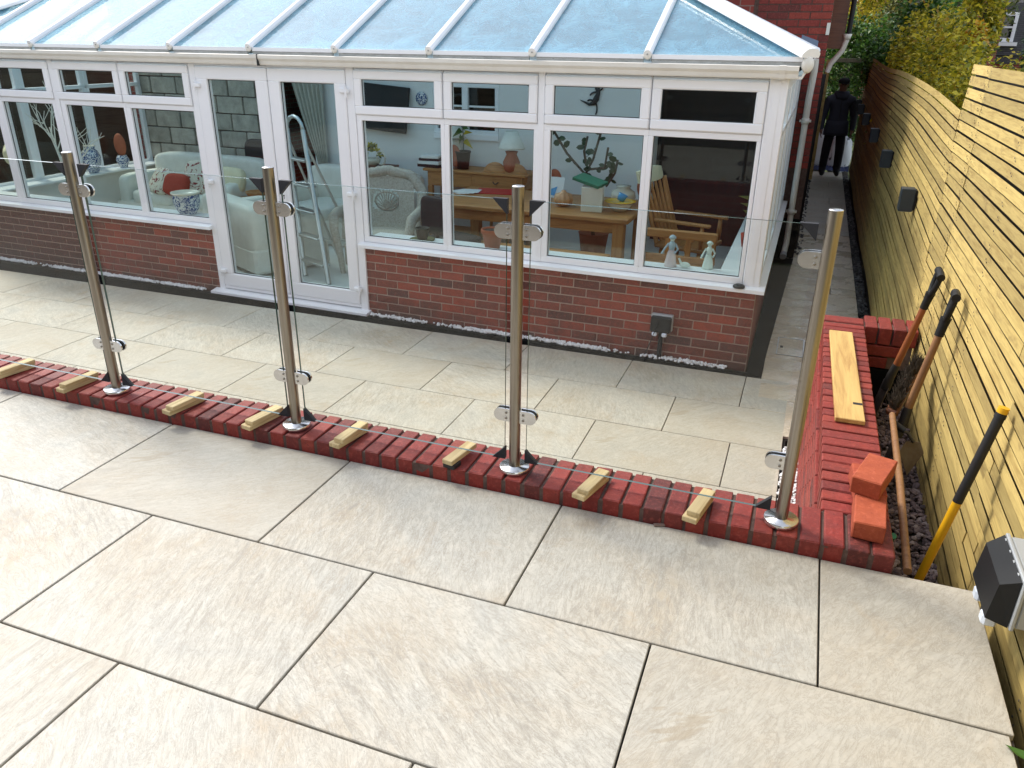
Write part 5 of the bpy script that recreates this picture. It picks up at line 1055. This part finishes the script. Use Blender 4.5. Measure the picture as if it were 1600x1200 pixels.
# dining table with bench
TU0, TU1, TV0, TV1, TZ = -3.42, -1.28, 1.26, 2.35, .02
tb = inside('dining_table', 'long pine dining table with square legs', 'table', (TU0+TU1)/2, (TV0+TV1)/2, FZ); a, b, h = (TU1-TU0)/2, (TV1-TV0)/2, TZ-FZ
MB().cbox(-a, a, -b, b, h-.045, h, .008).obj('top', 'pine_furniture', tb)
ring(MB(), -a+.09, a-.09, h-.16, h-.0455, .001, -b+.08, -b+.1).cbox(-a+.08, a-.08, -b+.08, -b+.105, h-.16, h-.0455, .003).cbox(-a+.08, a-.08, b-.105, b-.08, h-.16, h-.0455, .003).obj('apron', 'pine_furniture', tb)
for x in (-a+.11, a-.11):
    for y in (-b+.11, b-.11): MB().cbox(x-.055, x+.055, y-.055, y+.055, 0, h-.0455, .006).obj('leg', 'pine_upright', tb)
bn = inside('bench', 'pine bench pulled up to the dining table', 'bench', -2.35, 1.02, FZ)
MB().cbox(-.92, .92, -.15, .15, .40, .44, .006).obj('seat', 'pine_furniture', bn)
for x in (-.75, .75): MB().cbox(x-.04, x+.04, -.12, .12, 0, .40, .005).obj('leg', 'pine_upright', bn)
tz = TZ+.0006
def tpos(px, py): return at_z(px, py, TZ)
def onT(name, label, cat, px, py, rz=0., **k): u, v = tpos(px, py); v = min(max(v, TV0+.1), TV1-.05); return inside(name, label, cat, u, v, tz, rz, **k)
fo = onT('folder', 'bright red folder lying open on the pine dining table', 'folder', 775, 300, R_(12)); MB().cbox(-.22, .22, -.15, .15, 0, .012, .002).obj('cover', 'red_gloss', fo)
nb = onT('papers', 'spread of white papers and cloth on the dining table', 'papers', 720, 300, R_(-10))
for i in range(5): MB().box(-.12+.03*i, .10+.03*i, -.1, .1, i*.004, i*.004+.0035, Matrix.Rotation(R_(9*i-15), 4, 'Z')).obj('sheet', 'paper', nb)
bx = onT('white_box', 'tall white card box on the dining table with a green book on top', 'box', 925, 329, R_(10))
MB().cbox(-.105, .105, -.09, .09, 0, .24, .004).obj('carton', 'ceramic_cream', bx)
q = bx.location.copy(); q.z += .2425
gb = inst('green_book', MB().cbox(-.15, .15, -.1, .1, 0, .03, .003).mesh('green_book', 'book_green'), None, q+Vector((-.04, .02, .03)), (R_(6), R_(12), R_(-14)), 'green book tilted on top of the white box', 'book')
pk = onT('pumpkin_jar', 'ribbed orange pumpkin shaped jar on the dining table', 'jar', 880, 322); mb = MB(); v = []; n = 40
prof = [(.03, 0), (.08, .02), (.10, .07), (.085, .12), (.03, .14), (.02, .16)]
for r, z in prof: 
    for k in range(n): rr_ = r*(1+.07*math.cos(k/n*2*math.pi*10)*(1 if .01 < z < .13 else 0)); v.append((rr_*math.cos(k/n*2*math.pi), rr_*math.sin(k/n*2*math.pi), z))
mb.add(v, [(i*n+k, i*n+(k+1) % n, (i+1)*n+(k+1) % n, (i+1)*n+k) for i in range(5) for k in range(n)]+[tuple(range(5*n, 6*n))], True); mb.obj('body', 'pumpkin', pk)
bw = onT('bowl', 'wide cream bowl with yellow rim on the dining table', 'bowl', 968, 330); MB().lathe([(.06, 0), (.11, .05), (.125, .09), (.115, .09), (.05, .02)], n=28).obj('body', 'ceramic_cream', bw); MB().lathe([(.125, .09), (.155, .098), (.155, .104), (.11, .098)], n=28).obj('rim', 'yellow_glaze', bw)
q = bw.location.copy(); q.z += .104
mg = thing('blue_cup', 'blue and white cup resting in the cream bowl', 'cup', q, CA+.4); MB().lathe([(.035, 0), (.05, .07), (.045, .07), (.03, .01)], n=18, M=Matrix.Rotation(R_(24), 4, 'Y')).obj('body', 'blue_glaze', mg)
jr = inside('ginger_jar', 'squat cream jar behind the white box on the dining table', 'jar', tpos(985, 316)[0]-.05, 2.0, tz); MB().lathe([(.08, 0), (.13, .07), (.12, .13), (.06, .17), (.08, .19)], n=26).obj('body', 'ceramic_cream', jr)
cd = inside('picture_card', 'white card with a blue print propped up on the dining table', 'card', tpos(882, 300)[0], 2.05, tz); MB().box(-.09, .09, 0, .004, 0, .22, Matrix.Rotation(R_(-18), 4, 'X')).obj('card', 'paper', cd); MB().prism([(-.07, .03), (.0, .02), (.02, .12), (-.05, .09)], 0, .001, Matrix.Rotation(R_(-18), 4, 'X') @ Matrix.Translation((0, -.0025, 0)) @ Matrix.Rotation(R_(90), 4, 'X')).obj('print', 'blue_glaze', cd)
bk = inside('round_back_chair', 'brown round backed chair beyond the dining table', 'chair', tpos(812, 285)[0]-.1, 2.6, FZ, 0)
for x in (-.13, .13): MB().lathe([(.15, 0), (.15, .025), (.02, .03)], n=24, M=Matrix.Translation((x, 0, .86)) @ Matrix.Rotation(R_(90), 4, 'X')).obj('backrest', 'pine_furniture', bk)
MB().cbox(-.22, .22, -.4, .0, .43, .47, .01).obj('seat', 'pine_furniture', bk)
for x in (-.18, .18):
    for y in (-.36, -.04): MB().tube([(x, y, 0), (x*.9, y, .43)], .02, 8).obj('leg', 'pine_upright', bk)
# black office stool, pots on the window board
of = inside('office_chair', 'black swivel chair at the near end of the dining table', 'chair', -3.02, 1.0, FZ, R_(160))
rb(MB(), -.24, .24, -.22, .22, .42, .5, .4).obj('seat', 'black_fabric', of); rb(MB(), -.2, .2, .2, .27, .55, .92, .4).obj('backrest', 'black_fabric', of); MB().tube([(0, 0, .06), (0, 0, .42)], .025, 10).tube([(0, .2, .45), (0, .25, .6)], .02, 8).obj('column', 'plastic_black', of)
for k in range(5): MB().tube([(0, 0, .09), (.3*math.cos(k*1.257), .3*math.sin(k*1.257), .04)], [.02, .015], 8).obj('base_arm', 'plastic_black', of)
p1 = inside('small_pot', 'small black plant pot on a saucer on the window board', 'pot', at_v(660, 374, .17)[0], .17, -.0945); MB().lathe([(.11, 0), (.115, .012), (.1, .012), (.09, .006)], n=24).obj('saucer', 'leaf_olive', p1); MB().lathe([(.045, .013), (.06, .10), (.064, .10), (.064, .112), (.056, .112), (.05, .05)], n=20).obj('pot', 'plastic_black', p1)
p2 = inside('terracotta_pot', 'streaked terracotta pot on the window board under the pine table', 'pot', at_v(769, 388, .17)[0], .175, -.0945); MB().lathe([(.065, 0), (.09, .13), (.10, .13), (.10, .165), (.088, .165), (.08, .10)], n=24).obj('pot', 'terracotta', p2); MB().lathe([(.085, .15), (0, .155)], n=24).obj('soil', 'soil', p2)
# large branching plant behind the table
bp = inside('rubber_plant', 'tall branching plant with dark round leaves behind the dining table', 'plant', at_v(930, 290, 2.55)[0], 2.6, FZ)
MB().lathe([(.13, 0), (.17, .28), (.18, .30), (.16, .30), (.15, .25)], n=22).obj('pot', 'terracotta', bp)
rr = random.Random(21); base = Vector((0, 0, .25)); mb = MB(); tips = []
def bpx(px, py): u, z = at_v(px, py, 2.55); return Vector((u-at_v(930, 290, 2.55)[0], -.05+rr.uniform(-.08, .08), z-FZ))
trunk_top = bpx(915, 275)
for path in ([bpx(915, 275), bpx(885, 240), bpx(866, 205)], [bpx(915, 275), bpx(925, 250), bpx(938, 205)], [bpx(918, 265), bpx(945, 262), bpx(952, 230)], [bpx(950, 290), bpx(962, 270), bpx(965, 250)], [bpx(866, 205), bpx(850, 160), bpx(826, 130)], [bpx(918, 258), bpx(916, 235), bpx(915, 215)]):
    mb.tube([base] + path if path[0] == trunk_top and len(tips) == 0 else path, [.014]*len(path) if not (path[0] == trunk_top and len(tips) == 0) else [.02]+[.014]*len(path), 6)
    for a, b in zip(path, path[1:]):
        for k in range(5): tips.append(a.lerp(b, (k+.5)/5))
mb.tube([base, trunk_top], [.022, .015], 7); mb.obj('branches', 'bark', bp)
for i, q in enumerate(tips):
    for k in range(1):
        if rr.random() < .15: continue
        a = rr.uniform(0, 6.28); L = rr.uniform(.07, .12); d = Vector((math.cos(a), math.sin(a)*.6, rr.uniform(-.5, .4))).normalized(); s = d.cross(Vector((rr.gauss(0, .4), 1, rr.gauss(0, .4)))).normalized(); 
        MB().add([q, q+d*L*.35+s*L*.30, q+d*L*.75+s*L*.26, q+d*L, q+d*L*.75-s*L*.26, q+d*L*.35-s*L*.30], [(0, 1, 2, 3, 4, 5)]).obj('leaf', 'leaf_dark', bp)
# windsor armchair, pew, figurines, window plant
wn = inside('windsor_chair', 'pine spindle back armchair at the end of the dining table', 'chair', -.80, 1.95, FZ, R_(78))
MB().cbox(-.27, .27, -.26, .26, .41, .455, .02).obj('seat', 'pine_furniture', wn)
for x in (-.21, .21):
    for y in (-.2, .2): MB().lathe([(.022, 0), (.028, .12), (.018, .15), (.026, .3), (.018, .41)], (x, y, 0), 10).obj('leg', 'pine_upright', wn)
for i in range(5): x = -.17+.085*i; MB().tube([(x*.9, .23, .455), (x*1.05, .33, .75), (x*1.2, .42, 1.02)], [.016, .021, .014], 8).obj('spindle', 'pine_upright', wn)
for x in (-.25, .25):
    MB().tube([(x, .24, .455), (x*1.02, .34, .75), (x*1.0, .43, 1.04)], [.026, .024, .02], 8).obj('back_post', 'pine_upright', wn); MB().cbox(x-.03, x+.03, -.30, .28, .67, .70, .01).obj('arm', 'pine_furniture', wn); MB().lathe([(.018, .455), (.026, .55), (.018, .67)], (x, -.22, 0), 10).obj('arm_post', 'pine_upright', wn)
v = []
for i in range(11):
    t_ = i/10*2-1; 
    for (dy, z) in ((-.012, 1.02), (-.012, 1.16-.03*t_*t_), (.014, 1.16-.03*t_*t_), (.014, 1.02)): v.append((t_*.28, .425+dy-.04*(1-t_*t_)+.04+(z-1.02)*.3, z))
MB().add(v, [(i*4+k, i*4+(k+1) % 4, i*4+4+(k+1) % 4, i*4+4+k) for i in range(10) for k in range(4)]+[(0, 1, 2, 3), (43, 42, 41, 40)], False).obj('crest_rail', 'linen_cream', wn)
pe = inside('carved_settle', 'carved pine settle standing below the spindle back chair', 'settle', -.78, 1.12, FZ, 0)
MB().cbox(-.36, .30, -.2, .2, .0, .40, .01).obj('box_seat', 'pine_furniture', pe); MB().cbox(-.34, .28, -.215, -.2005, .06, .34, .004).obj('front_panel', 'pine_furniture', pe)
MB().cbox(-.40, .32, .16, .21, .62, .70, .01).cbox(-.40, .32, .165, .205, .40, .46, .006).obj('back_rail', 'pine_furniture', pe)
for x in (-.37, -.13, .06, .29): MB().cbox(x-.025, x+.025, .165, .205, .46, .62, .004).obj('back_upright', 'pine_upright', pe)
for s in (-1, 1): MB().tube(bent((-.03+s*.10, .18, .46), (-.03+s*.02, .18, .56), (-.03+s*.13, .18, .62), 6), .016, 6).obj('scroll', 'pine_upright', pe)
def figurine(label, px, py, h, skirt, top, rz):
    u, v = at_z(px, py, -.0945); v = min(max(v, .12), .26); f = inside('figurine', label, 'figurine', u, v, -.0945, rz, 'porcelain figurines'); k = h/.24
    MB().lathe([(.05*k, 0), (.046*k, .03*k), (.03*k, .11*k), (.02*k, .135*k)], n=16, sy=.8).obj('skirt', skirt, f)
    MB().lathe([(.02*k, .132*k), (.028*k, .165*k), (.02*k, .19*k), (.009*k, .2*k)], n=14).tube([(.026*k, 0, .18*k), (.05*k, -.01, .14*k), (.03*k, -.04*k, .115*k)], .008*k, 7).tube([(-.026*k, 0, .18*k), (-.05*k, -.01, .14*k), (-.07*k, -.03*k, .10*k)], .008*k, 7).obj('torso', top, f)
    MB().sell((0, -.002, .218*k), (.019*k, .02*k, .023*k), 1, 12, 8).obj('head', 'fig_pale', f); MB().lathe([(.03*k, .222*k), (.024*k, .236*k), (.008*k, .246*k)], n=14).obj('bonnet', top, f)
figurine('porcelain lady figurine in a pink skirt and blue bodice on the window board', 1047, 416, .25, 'fig_pink', 'fig_blue', 0); figurine('pale green porcelain figurine with spread arms on the window board', 1105, 420, .22, 'fig_pale', 'fig_pale', .3)
gs_ = inside('goose_figurine', 'little white goose figurine between the two porcelain ladies', 'figurine', at_z(1070, 418, -.0945)[0], .2, -.0945); MB().sell((0, 0, .025), (.045, .022, .024), 1, 12, 8).tube([(-.03, 0, .035), (-.045, 0, .06), (-.052, 0, .075)], [.012, .008, .01], 8).obj('body', 'fig_pale', gs_)
bm_ = inside('bamboo_plant', 'lucky bamboo in a red pot on the side window board', 'plant', -.18, 1.15, -.0975); MB().lathe([(.045, 0), (.06, .08), (.065, .12), (.055, .12)], n=18).obj('pot', 'red_cloth', bm_)
MB().tube(bent((0, 0, .08), (.03, 0, .3), (-.02, 0, .45), 6), .010, 7).obj('cane', 'leaf_green', bm_)
for i in range(10):
    a = i*2.2; z = .25+.022*i; MB().add([(0, 0, z), (.05*math.cos(a+.25), .05*math.sin(a+.25), z+.04), (.14*math.cos(a), .14*math.sin(a), z+.03), (.05*math.cos(a-.25), .05*math.sin(a-.25), z+.04)], [(0, 1, 2), (0, 2, 3)]).obj('leaf', 'leaf_olive', bm_)
# red oval plates standing about the room
for px, py, v, zb, lab in ((710, 268, 2.60, cz0, 'red oval plate on the console table'), (866, 300, 2.2, TZ, 'red oval plate on the dining table behind the card'), (1012, 318, 2.25, TZ, 'red oval plate at the corner of the dining table by the spindle chair')):
    u = at_v(px, py, v)[0]; u = min(u, TU1-.07) if zb == TZ else u
    o = inside('red_plate', lab, 'plate', u, v, zb+.0008, 0, 'red oval plates'); MB().sell((0, 0, .15), (.085, .02, .13), 1, 22, 12).obj('plate', 'terracotta', o); MB().cbox(-.05, .05, -.03, .04, 0, .025, .004).obj('stand', 'dark_wood', o)
